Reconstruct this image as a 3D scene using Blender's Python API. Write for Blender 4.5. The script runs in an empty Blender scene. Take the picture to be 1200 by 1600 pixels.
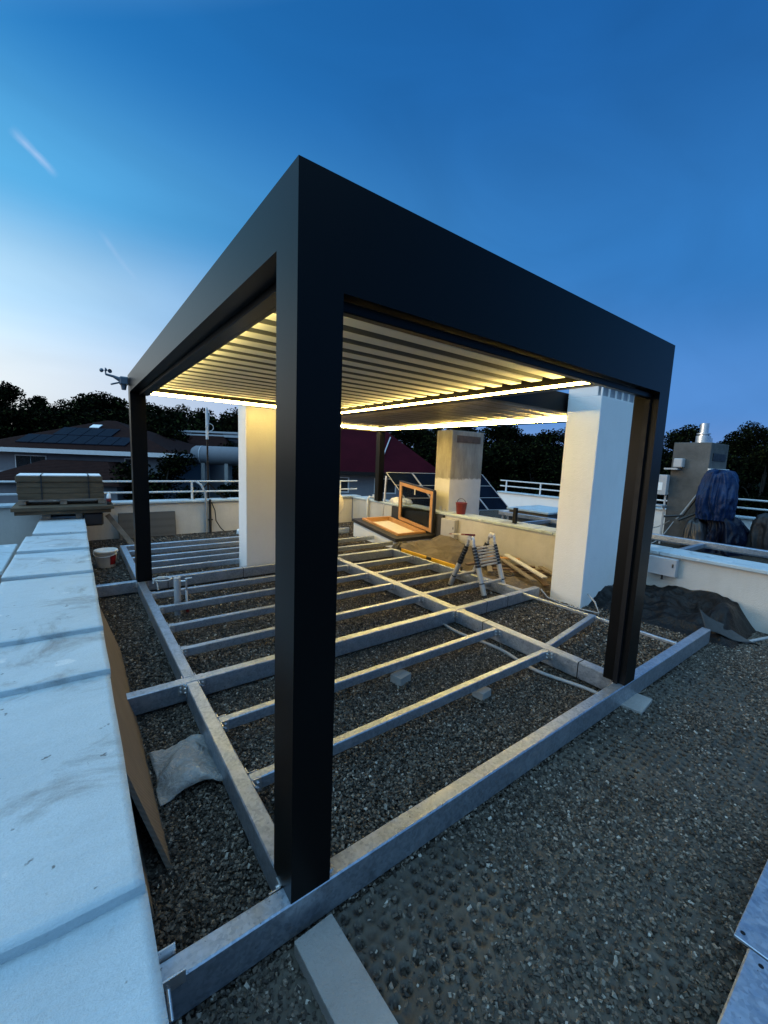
import bpy, bmesh, math, random
import numpy as np
from mathutils import Vector, Matrix, noise as MN
random.seed(7)
RNG = np.random.default_rng(11)
S = bpy.context.scene
COL = S.collection
rad = math.radians

# ------------------------------------------------------------------ camera
CX, CY, CZ = -0.6095, -1.3239, 1.7700
YAW, PITCH, ROLL = -0.6451074, 1.4414028, 0.0384095
F_PX = 646.16                      # focal length in pixels of a 1200 x 1600 picture
cam = bpy.data.cameras.new("camera")
cam.sensor_fit = 'VERTICAL'; cam.sensor_height = 36.0
cam.lens = 36.0 * F_PX / 1600.0
cam.clip_start = 0.02; cam.clip_end = 6000
cam_ob = bpy.data.objects.new("camera", cam); COL.objects.link(cam_ob)
ROT = Matrix.Rotation(YAW, 3, 'Z') @ Matrix.Rotation(PITCH, 3, 'X') @ Matrix.Rotation(ROLL, 3, 'Z')
cam_ob.matrix_world = Matrix.Translation((CX, CY, CZ)) @ ROT.to_4x4()
S.camera = cam_ob

# ------------------------------------------------------------------ sky and sun (dusk, glow in the west)
SUN_AZ = rad(135)                  # counter-clockwise from +X
SUN_EL = rad(1.5)
world = bpy.data.worlds.new("World"); S.world = world
world.use_nodes = True
wn = world.node_tree; wn.nodes.clear()
def W(t, **k):
    n = wn.nodes.new(t)
    for a, b in k.items(): setattr(n, a, b)
    return n
def wl(a, b): wn.links.new(a, b)
w_out = W('ShaderNodeOutputWorld'); w_bg = W('ShaderNodeBackground'); wl(w_bg.outputs[0], w_out.inputs[0])
sky = W('ShaderNodeTexSky', sky_type='NISHITA', sun_disc=False, sun_elevation=SUN_EL, sun_rotation=math.pi/2 - SUN_AZ,
        altitude=200, air_density=1.0, dust_density=0.6, ozone_density=4.0)
tc = W('ShaderNodeTexCoord')
def wmath(op, a, b=None, c=None, clamp=False):
    n = W('ShaderNodeMath', operation=op); n.use_clamp = clamp
    for i, v in enumerate((a, b, c)):
        if v is None: continue
        if isinstance(v, (int, float)): n.inputs[i].default_value = v
        else: wl(v, n.inputs[i])
    return n.outputs[0]
def wmix(f, a, b, mode='MIX'):
    n = W('ShaderNodeMix', data_type='RGBA', blend_type=mode)
    for sock, v in ((n.inputs[0], f), (n.inputs[6], a), (n.inputs[7], b)):
        if isinstance(v, (int, float)): sock.default_value = v
        elif isinstance(v, tuple): sock.default_value = (*v, 1)
        else: wl(v, sock)
    return n.outputs[2]
nrm = W('ShaderNodeVectorMath', operation='NORMALIZE'); wl(tc.outputs['Generated'], nrm.inputs[0])
sep = W('ShaderNodeSeparateXYZ'); wl(nrm.outputs[0], sep.inputs[0])
zz = wmath('MAXIMUM', sep.outputs[2], 0.0)
# dusk gradient: horizon colour by angle from the set sun, deep blue overhead
dotn = W('ShaderNodeVectorMath', operation='DOT_PRODUCT'); wl(nrm.outputs[0], dotn.inputs[0])
dotn.inputs[1].default_value = (math.cos(SUN_AZ), math.sin(SUN_AZ), 0.0)
west = wmath('MULTIPLY_ADD', dotn.outputs['Value'], 0.5, 0.5, clamp=True)
glow = wmath('POWER', west, 4.1)
def ramp(fac, stops):
    n = W('ShaderNodeValToRGB'); cr = n.color_ramp; cr.interpolation = 'EASE'
    while len(cr.elements) < len(stops): cr.elements.new(0.5)
    for e, (p, c) in zip(cr.elements, stops): e.position = p; e.color = (*c, 1)
    wl(fac, n.inputs[0]); return n.outputs[0]
east_c = ramp(zz, [(0.0, (.135, .26, .56)), (0.12, (.075, .235, .58)), (0.35, (.028, .165, .46)), (0.72, (.010, .095, .32)), (1.0, (.005, .07, .28))])
west_c = ramp(zz, [(0.0, (1.40, 1.28, 1.00)), (0.10, (1.22, 1.24, 1.10)), (0.27, (.70, 1.02, 1.16)), (0.42, (.16, .62, .98)), (0.62, (.02, .26, .64)), (1.0, (.008, .11, .36))])
grad = wmix(glow, east_c, west_c)
# faint contrails, laid out by sky direction
mapn = W('ShaderNodeMapping'); wl(nrm.outputs[0], mapn.inputs[0])
mapn.inputs['Rotation'].default_value = (.2, .5, .7); mapn.inputs['Scale'].default_value = (.6, 2.2, 3.4)
nz = W('ShaderNodeTexNoise'); nz.inputs['Scale'].default_value = 1.7; nz.inputs['Detail'].default_value = 7; nz.inputs['Distortion'].default_value = 1.2; wl(mapn.outputs[0], nz.inputs['Vector'])
def contrail(a, b, width, strength):
    a = Vector(a).normalized(); b = Vector(b).normalized()
    nplane = a.cross(b).normalized(); t = (b - a).normalized(); m = (a + b).normalized()
    half = abs((b - m).dot(t))
    n1 = W('ShaderNodeTexNoise'); n1.inputs['Scale'].default_value = 26; n1.inputs['Detail'].default_value = 4; wl(nrm.outputs[0], n1.inputs['Vector'])
    d1 = W('ShaderNodeVectorMath', operation='DOT_PRODUCT'); wl(nrm.outputs[0], d1.inputs[0]); d1.inputs[1].default_value = nplane
    d2 = W('ShaderNodeVectorMath', operation='DOT_PRODUCT'); wl(nrm.outputs[0], d2.inputs[0]); d2.inputs[1].default_value = t
    off = wmath('MULTIPLY_ADD', n1.outputs[0], width * 1.6, -width * 0.8)
    across = wmath('ABSOLUTE', wmath('ADD', d1.outputs['Value'], off))
    prof = wmath('SUBTRACT', 1.0, wmath('DIVIDE', across, width), clamp=True)
    mt = m.dot(t)
    along = wmath('ABSOLUTE', wmath('SUBTRACT', d2.outputs['Value'], mt))
    ends = wmath('DIVIDE', wmath('SUBTRACT', half, along), half * 0.55, clamp=True)
    n2 = W('ShaderNodeTexNoise'); n2.inputs['Scale'].default_value = 40; n2.inputs['Detail'].default_value = 3; wl(nrm.outputs[0], n2.inputs['Vector'])
    return wmath('MULTIPLY', wmath('MULTIPLY', wmath('MULTIPLY', prof, ends), strength), n2.outputs[0])
def pol(az, el): return (math.cos(rad(el))*math.cos(rad(az)), math.cos(rad(el))*math.sin(rad(az)), math.sin(rad(el)))
c1 = contrail(pol(93.4, 27.6), pol(89.9, 25.2), 0.0085, .62)
c2 = contrail(pol(86.8, 22.0), pol(83.2, 18.0), 0.006, 0.26)
tr = wmath('ADD', c1, c2, clamp=True)
haze_n = wmath('MULTIPLY_ADD', nz.outputs[0], 0.30, 0.85)
sky_t = W('ShaderNodeMix', data_type='RGBA', blend_type='MULTIPLY'); sky_t.inputs[0].default_value = 1.0
wl(grad, sky_t.inputs[6]); wl(haze_n, sky_t.inputs[7])
GRAD_W = 1.0
skyc = W('ShaderNodeMix', data_type='RGBA', blend_type='MULTIPLY'); skyc.inputs[0].default_value = 1.0
wl(sky.outputs[0], skyc.inputs[6]); skyc.inputs[7].default_value = (0.05, 0.05, 0.05, 1)
summ = W('ShaderNodeMix', data_type='RGBA', blend_type='MIX'); summ.inputs[0].default_value = 0.94
wl(skyc.outputs[2], summ.inputs[6]); wl(sky_t.outputs[2], summ.inputs[7])
fin = wmix(tr, summ.outputs[2], (.55, .62, .85))
# bright lobe added high up behind the viewer, unseen, to light the roof
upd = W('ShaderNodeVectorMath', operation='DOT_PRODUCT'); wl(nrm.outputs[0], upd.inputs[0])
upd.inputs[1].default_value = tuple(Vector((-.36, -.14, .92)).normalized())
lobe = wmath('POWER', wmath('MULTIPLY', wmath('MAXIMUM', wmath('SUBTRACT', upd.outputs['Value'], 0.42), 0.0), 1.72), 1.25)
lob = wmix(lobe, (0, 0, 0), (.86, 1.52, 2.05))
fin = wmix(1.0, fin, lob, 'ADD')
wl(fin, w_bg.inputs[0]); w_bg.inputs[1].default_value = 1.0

sl = bpy.data.lights.new("sun", 'SUN'); sl.energy = 0.8; sl.angle = rad(20); sl.color = (1.0, .84, .70)
so = bpy.data.objects.new("sun", sl); COL.objects.link(so)
sd = Vector((math.cos(rad(150))*math.cos(rad(10)), math.sin(rad(150))*math.cos(rad(10)), math.sin(rad(10))))
so.rotation_euler = sd.to_track_quat('Z', 'Y').to_euler(); so.location = (0, 0, 30)

S.view_settings.view_transform = 'Standard'; S.view_settings.look = 'None'
S.view_settings.exposure = 0.25; S.view_settings.gamma = 1.0
S.render.engine = 'CYCLES'
S.cycles.use_denoising = True
S.cycles.max_bounces = 6; S.cycles.diffuse_bounces = 3; S.cycles.glossy_bounces = 3; S.cycles.transmission_bounces = 6
S.cycles.sample_clamp_indirect = 4.0
S.cycles.caustics_reflective = False; S.cycles.caustics_refractive = False

# ------------------------------------------------------------------ helpers
LOC = {}
def at(px, py, depth):
    """the real place seen at a photo pixel at a given distance along the view axis"""
    v = ROT @ Vector(((px-600)/F_PX, -(py-800)/F_PX, -1.0))
    return Vector((CX, CY, CZ)) + v * depth
U = Vector((ROT[0][0], ROT[1][0], 0)).normalized()     # level direction to the viewer's right
B = Vector((-U.y, U.x, 0))                              # level direction away from the viewer

def tag(o, label=None, cat=None, group=None, kind=None):
    if label: o['label'] = label
    if cat: o['category'] = cat
    if group: o['group'] = group
    if kind: o['kind'] = kind
    return o
def thing(name, label, cat, loc=(0, 0, 0), group=None):
    o = bpy.data.objects.new(name, None); COL.objects.link(o)
    o.empty_display_size = 0.2
    o.location = loc; LOC[o] = Vector(loc)
    return tag(o, label, cat, group)

class MB:
    def __init__(s): s.v = []; s.f = []; s.sm = []
    def add(s, verts, faces, smooth=False):
        n = len(s.v); s.v += [tuple(p) for p in verts]
        s.f += [tuple(i+n for i in f) for f in faces]; s.sm += [smooth]*len(faces); return s
    def bm(s, b, smooth=False):
        b.verts.ensure_lookup_table(); b.verts.index_update()
        s.add([v.co[:] for v in b.verts], [[v.index for v in f.verts] for f in b.faces], smooth); b.free(); return s
    def box(s, x0, x1, y0, y1, z0, z1, bev=0.0, seg=1):
        return s.obox(((x0+x1)/2, (y0+y1)/2, (z0+z1)/2), (abs(x1-x0), abs(y1-y0), abs(z1-z0)), None, bev, seg)
    def obox(s, c, size, R=None, bev=0.0, seg=1):
        b = bmesh.new(); bmesh.ops.create_cube(b, size=1.0)
        for v in b.verts: v.co = Vector((v.co.x*size[0], v.co.y*size[1], v.co.z*size[2]))
        if bev > 0: bmesh.ops.bevel(b, geom=b.edges[:], offset=min(bev, min(size)*.45), segments=seg, affect='EDGES', profile=.6)
        for v in b.verts: v.co = (R @ v.co if R is not None else v.co) + Vector(c)
        return s.bm(b)
    def bar(s, p0, p1, w, h, bev=0.0, up=(0, 0, 1)):
        """box from p0 to p1, w wide, h tall"""
        p0 = Vector(p0); p1 = Vector(p1); x = (p1-p0).normalized(); u = Vector(up)
        y = u.cross(x).normalized(); z = x.cross(y)
        R = Matrix((x, y, z)).transposed()
        return s.obox((p0+p1)/2, ((p1-p0).length, w, h), R, bev)
    def cyl(s, p0, p1, r0, r1=None, n=16, caps=True):
        r1 = r0 if r1 is None else r1
        return s.tube([p0, p1], [r0, r1], n, caps)
    def tube(s, pts, r, n=8, caps=True):
        pts = [Vector(p) for p in pts]
        rs = r if isinstance(r, (list, tuple)) else [r]*len(pts)
        rings = []; ref = None
        for i, p in enumerate(pts):
            t = (pts[min(i+1, len(pts)-1)] - pts[max(i-1, 0)]).normalized()
            if ref is None:
                ref = Vector((0, 0, 1)) if abs(t.z) < .9 else Vector((1, 0, 0))
            a = (ref - t*ref.dot(t)).normalized(); b = t.cross(a); ref = a
            rings.append([p + (a*math.cos(2*math.pi*k/n) + b*math.sin(2*math.pi*k/n))*rs[i] for k in range(n)])
        V = [v for g in rings for v in g]; Fc = []
        for i in range(len(pts)-1):
            for k in range(n):
                Fc.append((i*n+k, i*n+(k+1) % n, (i+1)*n+(k+1) % n, (i+1)*n+k))
        s.add(V, Fc, True)
        if caps:
            s.add(rings[0], [tuple(reversed(range(n)))]); s.add(rings[-1], [tuple(range(n))])
        return s
    def lathe(s, c, prof, n=24, axis=None):
        """prof: list of (r, z) from bottom to top"""
        c = Vector(c); V = []; Fc = []
        A = axis or Matrix.Identity(3)
        for r, z in prof:
            for k in range(n):
                V.append(c + A @ Vector((r*math.cos(2*math.pi*k/n), r*math.sin(2*math.pi*k/n), z)))
        for i in range(len(prof)-1):
            for k in range(n):
                Fc.append((i*n+k, i*n+(k+1) % n, (i+1)*n+(k+1) % n, (i+1)*n+k))
        return s.add(V, Fc, True)
    def prism(s, pts, axis, a, b, smooth=False):
        """2D outline pulled along an axis ('X': pts are (y,z); 'Y': (x,z); 'Z': (x,y))"""
        def P(q, t):
            return (t, q[0], q[1]) if axis == 'X' else (q[0], t, q[1]) if axis == 'Y' else (q[0], q[1], t)
        n = len(pts)
        s.add([P(q, a) for q in pts]+[P(q, b) for q in pts], [(i, (i+1) % n, n+(i+1) % n, n+i) for i in range(n)], smooth)
        s.add([P(q, a) for q in pts], [tuple(reversed(range(n)))]); s.add([P(q, b) for q in pts], [tuple(range(n))])
        return s
    def hexa(s, p):
        """eight corners: bottom 0-3, top 4-7"""
        return s.add(p, [(3, 2, 1, 0), (4, 5, 6, 7), (0, 1, 5, 4), (1, 2, 6, 5), (2, 3, 7, 6), (3, 0, 4, 7)])
    def grid(s, fn, nu, nv, smooth=True, thick=None):
        V = [Vector(fn(i/nu, j/nv)) for j in range(nv+1) for i in range(nu+1)]
        Fc = [(j*(nu+1)+i, j*(nu+1)+i+1, (j+1)*(nu+1)+i+1, (j+1)*(nu+1)+i) for j in range(nv) for i in range(nu)]
        s.add(V, Fc, smooth)
        if thick:
            V2 = [v + Vector((0, 0, -thick)) for v in V]
            s.add(V2, [tuple(reversed(f)) for f in Fc], smooth)
            n0 = len(s.v) - 2*len(V)
            rim = [i for i in range(nu)] + [j*(nu+1)+nu for j in range(nv)] + [nv*(nu+1)+nu-i for i in range(nu)] + [(nv-j)*(nu+1) for j in range(nv)]
            m = len(V)
            for k in range(len(rim)):
                a, b = rim[k], rim[(k+1) % len(rim)]
                s.f.append((n0+b, n0+a, n0+m+a, n0+m+b)); s.sm.append(False)
        return s
    def build(s, name, mat, parent=None, loc=None):
        off = Vector((0, 0, 0))
        if parent is not None: off = LOC[parent]
        elif loc is not None: off = Vector(loc)
        me = bpy.data.meshes.new(name)
        me.from_pydata([(v[0]-off.x, v[1]-off.y, v[2]-off.z) for v in s.v], [], s.f)
        me.polygons.foreach_set('use_smooth', s.sm); me.update()
        mats = mat if isinstance(mat, (list, tuple)) else [mat]
        for m in mats: me.materials.append(m)
        o = bpy.data.objects.new(name, me); COL.objects.link(o)
        if parent is not None: o.parent = parent; LOC[o] = off
        else: o.location = off; LOC[o] = off
        return o

# ------------------------------------------------------------------ materials
class NT:
    def __init__(s, name):
        s.m = bpy.data.materials.new(name); s.m.use_nodes = True
        s.t = s.m.node_tree; s.p = s.t.nodes['Principled BSDF']
        s.tc = s.n('ShaderNodeTexCoord'); s.co = s.tc.outputs['Object']
    def n(s, ty, **k):
        x = s.t.nodes.new(ty)
        for a, b in k.items(): setattr(x, a, b)
        return x
    def l(s, a, b): s.t.links.new(a, b)
    def put(s, sock, v):
        if isinstance(v, (int, float)): sock.default_value = v
        elif isinstance(v, tuple): sock.default_value = (*v, 1) if len(v) == 3 and sock.type == 'RGBA' else v
        else: s.l(v, sock)
    def noise(s, sc, det=4, rough=.6, stretch=None, dist=0):
        x = s.n('ShaderNodeTexNoise'); x.inputs['Scale'].default_value = sc; x.inputs['Detail'].default_value = det
        x.inputs['Roughness'].default_value = rough; x.inputs['Distortion'].default_value = dist
        if stretch:
            mp = s.n('ShaderNodeMapping'); mp.inputs['Scale'].default_value = stretch; s.l(s.co, mp.inputs[0]); s.l(mp.outputs[0], x.inputs['Vector'])
        else: s.l(s.co, x.inputs['Vector'])
        return x.outputs[0]
    def voro(s, sc, feature='F1', out='Distance', rnd=1.0):
        x = s.n('ShaderNodeTexVoronoi', feature=feature); x.inputs['Scale'].default_value = sc; x.inputs['Randomness'].default_value = rnd
        s.l(s.co, x.inputs['Vector']); return x.outputs[out]
    def ramp(s, f, stops, interp='LINEAR'):
        x = s.n('ShaderNodeValToRGB'); cr = x.color_ramp; cr.interpolation = interp
        while len(cr.elements) < len(stops): cr.elements.new(.5)
        for e, (p, c) in zip(cr.elements, stops):
            e.position = p; e.color = (*c, 1) if isinstance(c, tuple) else (c, c, c, 1)
        s.l(f, x.inputs[0]); return x.outputs[0]
    def mix(s, f, a, b, mode='MIX'):
        x = s.n('ShaderNodeMix', data_type='RGBA', blend_type=mode)
        s.put(x.inputs[0], f); s.put(x.inputs[6], a); s.put(x.inputs[7], b); return x.outputs[2]
    def math(s, op, a, b=0.0, clamp=False):
        x = s.n('ShaderNodeMath', operation=op); x.use_clamp = clamp; s.put(x.inputs[0], a); s.put(x.inputs[1], b); return x.outputs[0]
    def bump(s, h, dist=.01, strength=1.0, prev=None):
        x = s.n('ShaderNodeBump'); x.inputs['Distance'].default_value = dist; x.inputs['Strength'].default_value = strength
        s.put(x.inputs['Height'], h)
        if prev is not None: s.l(prev, x.inputs['Normal'])
        return x.outputs[0]
    def fin(s, col, rough=.6, metal=0.0, normal=None, spec=None):
        s.put(s.p.inputs['Base Color'], col); s.put(s.p.inputs['Roughness'], rough); s.put(s.p.inputs['Metallic'], metal)
        if normal is not None: s.l(normal, s.p.inputs['Normal'])
        if spec is not None: s.p.inputs['Specular IOR Level'].default_value = spec
        return s.m
M = {}
def simple(name, c, rough=.5, metal=0.0, var=.15, sc=6, bump=0.0, bsc=40, spec=None):
    t = NT(name); n = t.noise(sc)
    a = tuple(x*(1-var) for x in c); b = tuple(min(1, x*(1+var)) for x in c)
    col = t.ramp(n, [(.3, a), (.7, b)])
    nb = t.bump(t.noise(bsc), .004, bump) if bump else None
    r = t.ramp(t.noise(sc*3), [(.3, max(0, rough-.08)), (.7, min(1, rough+.08))])
    M[name] = t.fin(col, r, metal, nb, spec); return M[name]

tA_ = NT('anthracite'); M['anthracite'] = tA_.fin(tA_.ramp(tA_.noise(2.5), [(.3, (.0034, .0034, .0035)), (.7, (.0040, .0040, .0041))]), .36, 0, tA_.bump(tA_.noise(420, 2), .0006,   .2), .13)
simple('black_metal', (.006, .006, .007), .45, spec=.2)
simple('alu_pale', (.44, .43, .41), .38, .35, .06, 10)
simple('louver_white', (.54, .60, .68), .5, 0, .04, 4)
simple('louver_gap_shade', (.075, .09, .115), .55, 0, .05, 4)  # blade colour darkened to paint the shade between louvres
simple('fabric_brown', (.10, .082, .066), .35, 0, .2, 5, .3, 8)
simple('white_paint', (.55, .56, .56), .45, 0, .06, 5)
simple('grey_box', (.36, .36, .37), .45, 0, .05, 8)
simple('aluminium', (.62, .62, .62), .32, .85, .1, 10)
simple('black_plastic', (.012, .012, .012), .4)
simple('red_plastic', (.14, .004, .007), .35, 0, .1)
simple('white_plastic', (.55, .54, .51), .4, 0, .15, 8)
simple('yellow_paint', (.62, .33, .01), .4, 0, .12, 9)
simple('pine', (.44, .22, .075), .4, 0, .2, 5)
simple('wood_grey', (.17, .145, .115), .7, 0, .35, 7, .3)
simple('wood_dark', (.09, .055, .035), .6, 0, .35, 7)
simple('cable_grey', (.28, .29, .30), .5)
simple('cable_black', (.012, .012, .012), .45)
simple('cream', (.66, .62, .54), .6, 0, .05)
simple('glass_dark', (.012, .016, .022), .06, 0, .1)
simple('window_dark', (.015, .018, .022), .12, 0, .3)
simple('label_white', (.75, .75, .74), .5, 0, .03)
simple('panel_cell', (.003, .006, .014), .5, 0, .25, 3, spec=.04)
simple('dark_bag', (.010, .010, .012), .4, 0, .3, 6, .4, 10)
simple('sensor_grey', (.10, .12, .15), .5)
simple('lead_black', (.016, .015, .014), .55, 0, .3, 9, .3, 20)

def plaster(name, c, bump=.6, stain=.08, dirt=1.0):
    t = NT(name)
    n = t.noise(1.6, 5); f = t.math('ADD', t.noise(70, 4, .75), t.math('MULTIPLY', t.noise(11, 5, .7), .8))
    col = t.ramp(n, [(.25, tuple(x*(1-stain) for x in c)), (.75, tuple(min(1, x*(1+stain*.5)) for x in c))])
    streak = t.ramp(t.noise(5, 5, .7, (1, 1, .12)), [(.52, 0.0), (.78, .22*dirt)])
    col = t.mix(streak, col, tuple(x*.55 for x in c))
    blot = t.ramp(t.noise(2.6, 7, .72, None, .6), [(.50, 0.0), (.72, .30*dirt)])
    col = t.mix(blot, col, tuple(x*.70 for x in c))
    M[name] = t.fin(col, .85, 0, t.bump(f, .010, bump), .25); return M[name]
plaster('plaster_white', (.76, .75, .73), .6, .04, .35)
plaster('plaster_wall', (.52, .50, .46), .8, .12)
plaster('plaster_grey', (.12, .115, .108), 1.0, .55)
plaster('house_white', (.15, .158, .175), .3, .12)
plaster('concrete', (.31, .30, .285), .9, .3)

# galvanised steel: spangle, dull streaks, rubbed bright patches, dirt
t = NT('steel')
sp = t.voro(70, 'F1', 'Color'); spb = t.n('ShaderNodeRGBToBW'); t.l(sp, spb.inputs[0])
base = t.ramp(spb.outputs[0], [(.2, (.31, .355, .415)), (.8, (.43, .485, .55))])
wash = t.ramp(t.noise(6, 6, .72, None, .8), [(.50, 0.0), (.62, .6)])
base = t.mix(wash, base, (.52, .57, .63))
dirt = t.ramp(t.noise(3.2, 6, .75), [(.60, 0.0), (.76, .7)])
base = t.mix(dirt, base, (.16, .155, .145))
spots = t.ramp(t.noise(60, 2, .5), [(.70, 0.0), (.76, .8)])
base = t.mix(spots, base, (.06, .058, .055))
rg = t.ramp(t.noise(22, 4), [(.3, .28), (.7, .50)])
M['steel'] = t.fin(base, rg, .80, t.bump(t.noise(35, 4), .003, .35))

# coping slabs: whitish sealed mortar, brushed, stained
def coping(name, c):
    t = NT(name)
    col = t.ramp(t.noise(1.3, 6, .65), [(.3, tuple(x*.90 for x in c)), (.7, tuple(min(1, x*1.06) for x in c))])
    brush = t.ramp(t.noise(7, 6, .7, (.7, 1.8, 1), .0), [(.42, 0.0), (.75, .22)])
    col = t.mix(brush, col, tuple(x*.62 for x in c))
    st = t.ramp(t.noise(1.9, 8, .72, None, .8), [(.53, 0.0), (.70, .80)])
    col = t.mix(st, col, (.17, .165, .155))
    sp = t.ramp(t.noise(16, 3, .55), [(.70, 0.0), (.74, .85)])
    col = t.mix(sp, col, (.07, .068, .065))
    pale = t.ramp(t.noise(4.2, 3, .5), [(.66, 0.0), (.70, .5)])
    col = t.mix(pale, col, (.72, .72, .69))
    h = t.math('ADD', t.noise(75, 5, .8), t.math('MULTIPLY', t.noise(9, 6, .75, (.5, 2.2, 1)), 2.2))
    col = t.mix(t.ramp(t.noise(110, 4, .8), [(.35, .28), (.6, 0.0)]), col, tuple(x*.62 for x in c))
    M[name] = t.fin(col, t.ramp(t.noise(5, 4), [(.3, .5), (.7, .75)]), 0, t.bump(h, .008, .6), .3)
coping('coping_white', (.43, .51, .545))

# gravel: each stone its own tone
t = NT('stone')
g = t.n('ShaderNodeNewGeometry')
col = t.ramp(g.outputs['Random Per Island'], [(0, (.011, .009, .007)), (.3, (.048, .039, .029)), (.65, (.108, .088, .067)), (.90, (.185, .155, .122)), (.975, (.29, .255, .21)), (1, (.50, .47, .41))])
col = t.mix(t.ramp(t.noise(140, 3), [(.3, .0), (.8, .5)]), col, (.05, .048, .045))
M['stone'] = t.fin(col, .72, 0, t.bump(t.noise(300, 3), .002, .5), .35)
t = NT('gravel_bed')
v = t.voro(55, 'F1', 'Color'); vb = t.n('ShaderNodeRGBToBW'); t.l(v, vb.inputs[0])
col = t.ramp(vb.outputs[0], [(.1, (.010, .0085, .0065)), (.6, (.042, .035, .027)), (.95, (.12, .10, .08))])
col = t.mix(t.ramp(t.noise(1.5, 5), [(.3, 0.0), (.8, .4)]), col, (.035, .034, .031))
M['gravel_bed'] = t.fin(col, .9, 0, t.bump(t.voro(55), .02, 1.0), .2)
t = NT('drain_mat')
col = t.ramp(t.noise(3, 6, .7), [(.3, (.036, .032, .025)), (.7, (.092, .082, .062))])
col = t.mix(t.ramp(t.noise(28, 5, .7), [(.45, 0.0), (.7, .7)]), col, (.035, .035, .032))
fa = t.n('ShaderNodeAttribute'); fa.attribute_name = 'fill'
grit = t.ramp(t.voro(90, 'F1', 'Distance'), [(.1, (.050, .042, .034)), (.6, (.010, .009, .007))])
col = t.mix(fa.outputs['Fac'], col, grit)
M['drain_mat'] = t.fin(col, .6, 0, t.bump(t.noise(120, 4), .003, .5), .4)

# brick-like slabs in a pack
t = NT('card_pack')
col = t.ramp(t.noise(2.2, 6, .7, (1, 1, 6)), [(.3, (.055, .042, .028)), (.7, (.125, .096, .064))])
col = t.mix(t.ramp(t.noise(1.2, 4), [(.5, 0.0), (.75, .6)]), col, (.03, .026, .021))
M['card_pack'] = t.fin(col, .85, 0, t.bump(t.noise(12, 4, .6, (1, 1, 5)), .01, .5), .2)
t = NT('perf_board')
col = t.ramp(t.voro(45, 'F1', 'Distance', 0.0), [(.22, (.035, .032, .03)), (.3, (.10, .092, .082))])
M['perf_board'] = t.fin(col, .8, 0, t.bump(t.voro(45, 'F1', 'Distance', 0.0), .004, .6), .2)
t = NT('ribbed_board')
wv = t.n('ShaderNodeTexWave', wave_type='BANDS', bands_direction='DIAGONAL'); wv.inputs['Scale'].default_value = 22; wv.inputs['Distortion'].default_value = .4; t.l(t.co, wv.inputs[0])
col = t.mix(t.ramp(t.noise(5, 5), [(.3, 0.0), (.7, .5)]), (.18, .155, .125), (.11, .095, .077))
col = t.mix(t.ramp(wv.outputs[0], [(.2, 0.0), (.9, .22)]), col, (.17, .15, .13))
M['ribbed_board'] = t.fin(col, .8, 0, t.bump(wv.outputs[0], .004, .4), .2)

def cloth(name, c, rough=.5, spec=.4, wr=.5, sc=7):
    t = NT(name)
    col = t.ramp(t.noise(4, 5, .65), [(.3, tuple(x*.65 for x in c)), (.7, tuple(min(1, x*1.2) for x in c))])
    h = t.math('ADD', t.noise(sc, 5, .6, None, 1.5), t.math('MULTIPLY', t.noise(sc*5, 3), .2))
    M[name] = t.fin(col, rough, 0, t.bump(h, .03, wr), spec)
cloth('tarp_brown', (.115, .095, .074), .65, .3, .6)
cloth('tarp_black', (.0035, .0035, .0038), .40, .22, .9, 9)
cloth('tarp_blue', (.004, .018, .065), .42, .25, .9, 5)
cloth('tarp_navy', (.002, .005, .017), .45, .2, .9, 5)
cloth('tarp_grey', (.016, .019, .023), .5, .25, .8, 5)
cloth('plastic_film', (.27, .265, .255), .3, .5, .9, 10)
cloth('felt', (.06, .06, .06), .8, .2, .5, 8)

t = NT('roof_tile')
wv = t.n('ShaderNodeTexWave', wave_type='BANDS', bands_direction='Z'); wv.inputs['Scale'].default_value = 3.2; t.l(t.co, wv.inputs[0])
col = t.ramp(t.noise(3, 4), [(.3, (.010, .0035, .003)), (.7, (.022, .008, .006))])
col = t.mix(t.ramp(wv.outputs[0], [(.1, .5), (.5, 0.0)]), col, (.02, .008, .007))
M['roof_tile'] = t.fin(col, .85, 0, t.bump(wv.outputs[0], .05, .6), .06)
t = NT('roof_metal')
col = t.ramp(t.noise(.8, 4), [(.3, (.024, .001, .004)), (.7, (.036, .002, .006))])
M['roof_metal'] = t.fin(col, .8, 0, None, .05)
t = NT('foliage')
g = t.n('ShaderNodeNewGeometry')
col = t.ramp(g.outputs['Random Per Island'], [(0, (.0015, .002, .001)), (.7, (.0035, .005, .0018)), (1, (.024, .030, .008))])
M['foliage'] = t.fin(col, .9, 0, None, .03)
simple('bark', (.03, .024, .018), .9, 0, .3)
t = NT('grass_ground')
col = t.ramp(t.noise(.12, 6), [(.3, (.004, .006, .003)), (.7, (.010, .013, .006))])
M['grass_ground'] = t.fin(col, .95, 0, None, .1)

t = NT('led'); t.p.inputs['Base Color'].default_value = (1, .85, .5, 1)
t.p.inputs['Emission Color'].default_value = (1.0, .69, .175, 1); t.p.inputs['Emission Strength'].default_value = 44.0
M['led'] = t.m
t = NT('led_canopy'); t.p.inputs['Base Color'].default_value = (1, .85, .5, 1)
t.p.inputs['Emission Color'].default_value = (1.0, .69, .175, 1); t.p.inputs['Emission Strength'].default_value = 170.0
M['led_canopy'] = t.m
t = NT('lamp_glow'); t.p.inputs['Emission Color'].default_value = (1.0, .9, .75, 1); t.p.inputs['Emission Strength'].default_value = 6.0
M['lamp_glow'] = t.m
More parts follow.
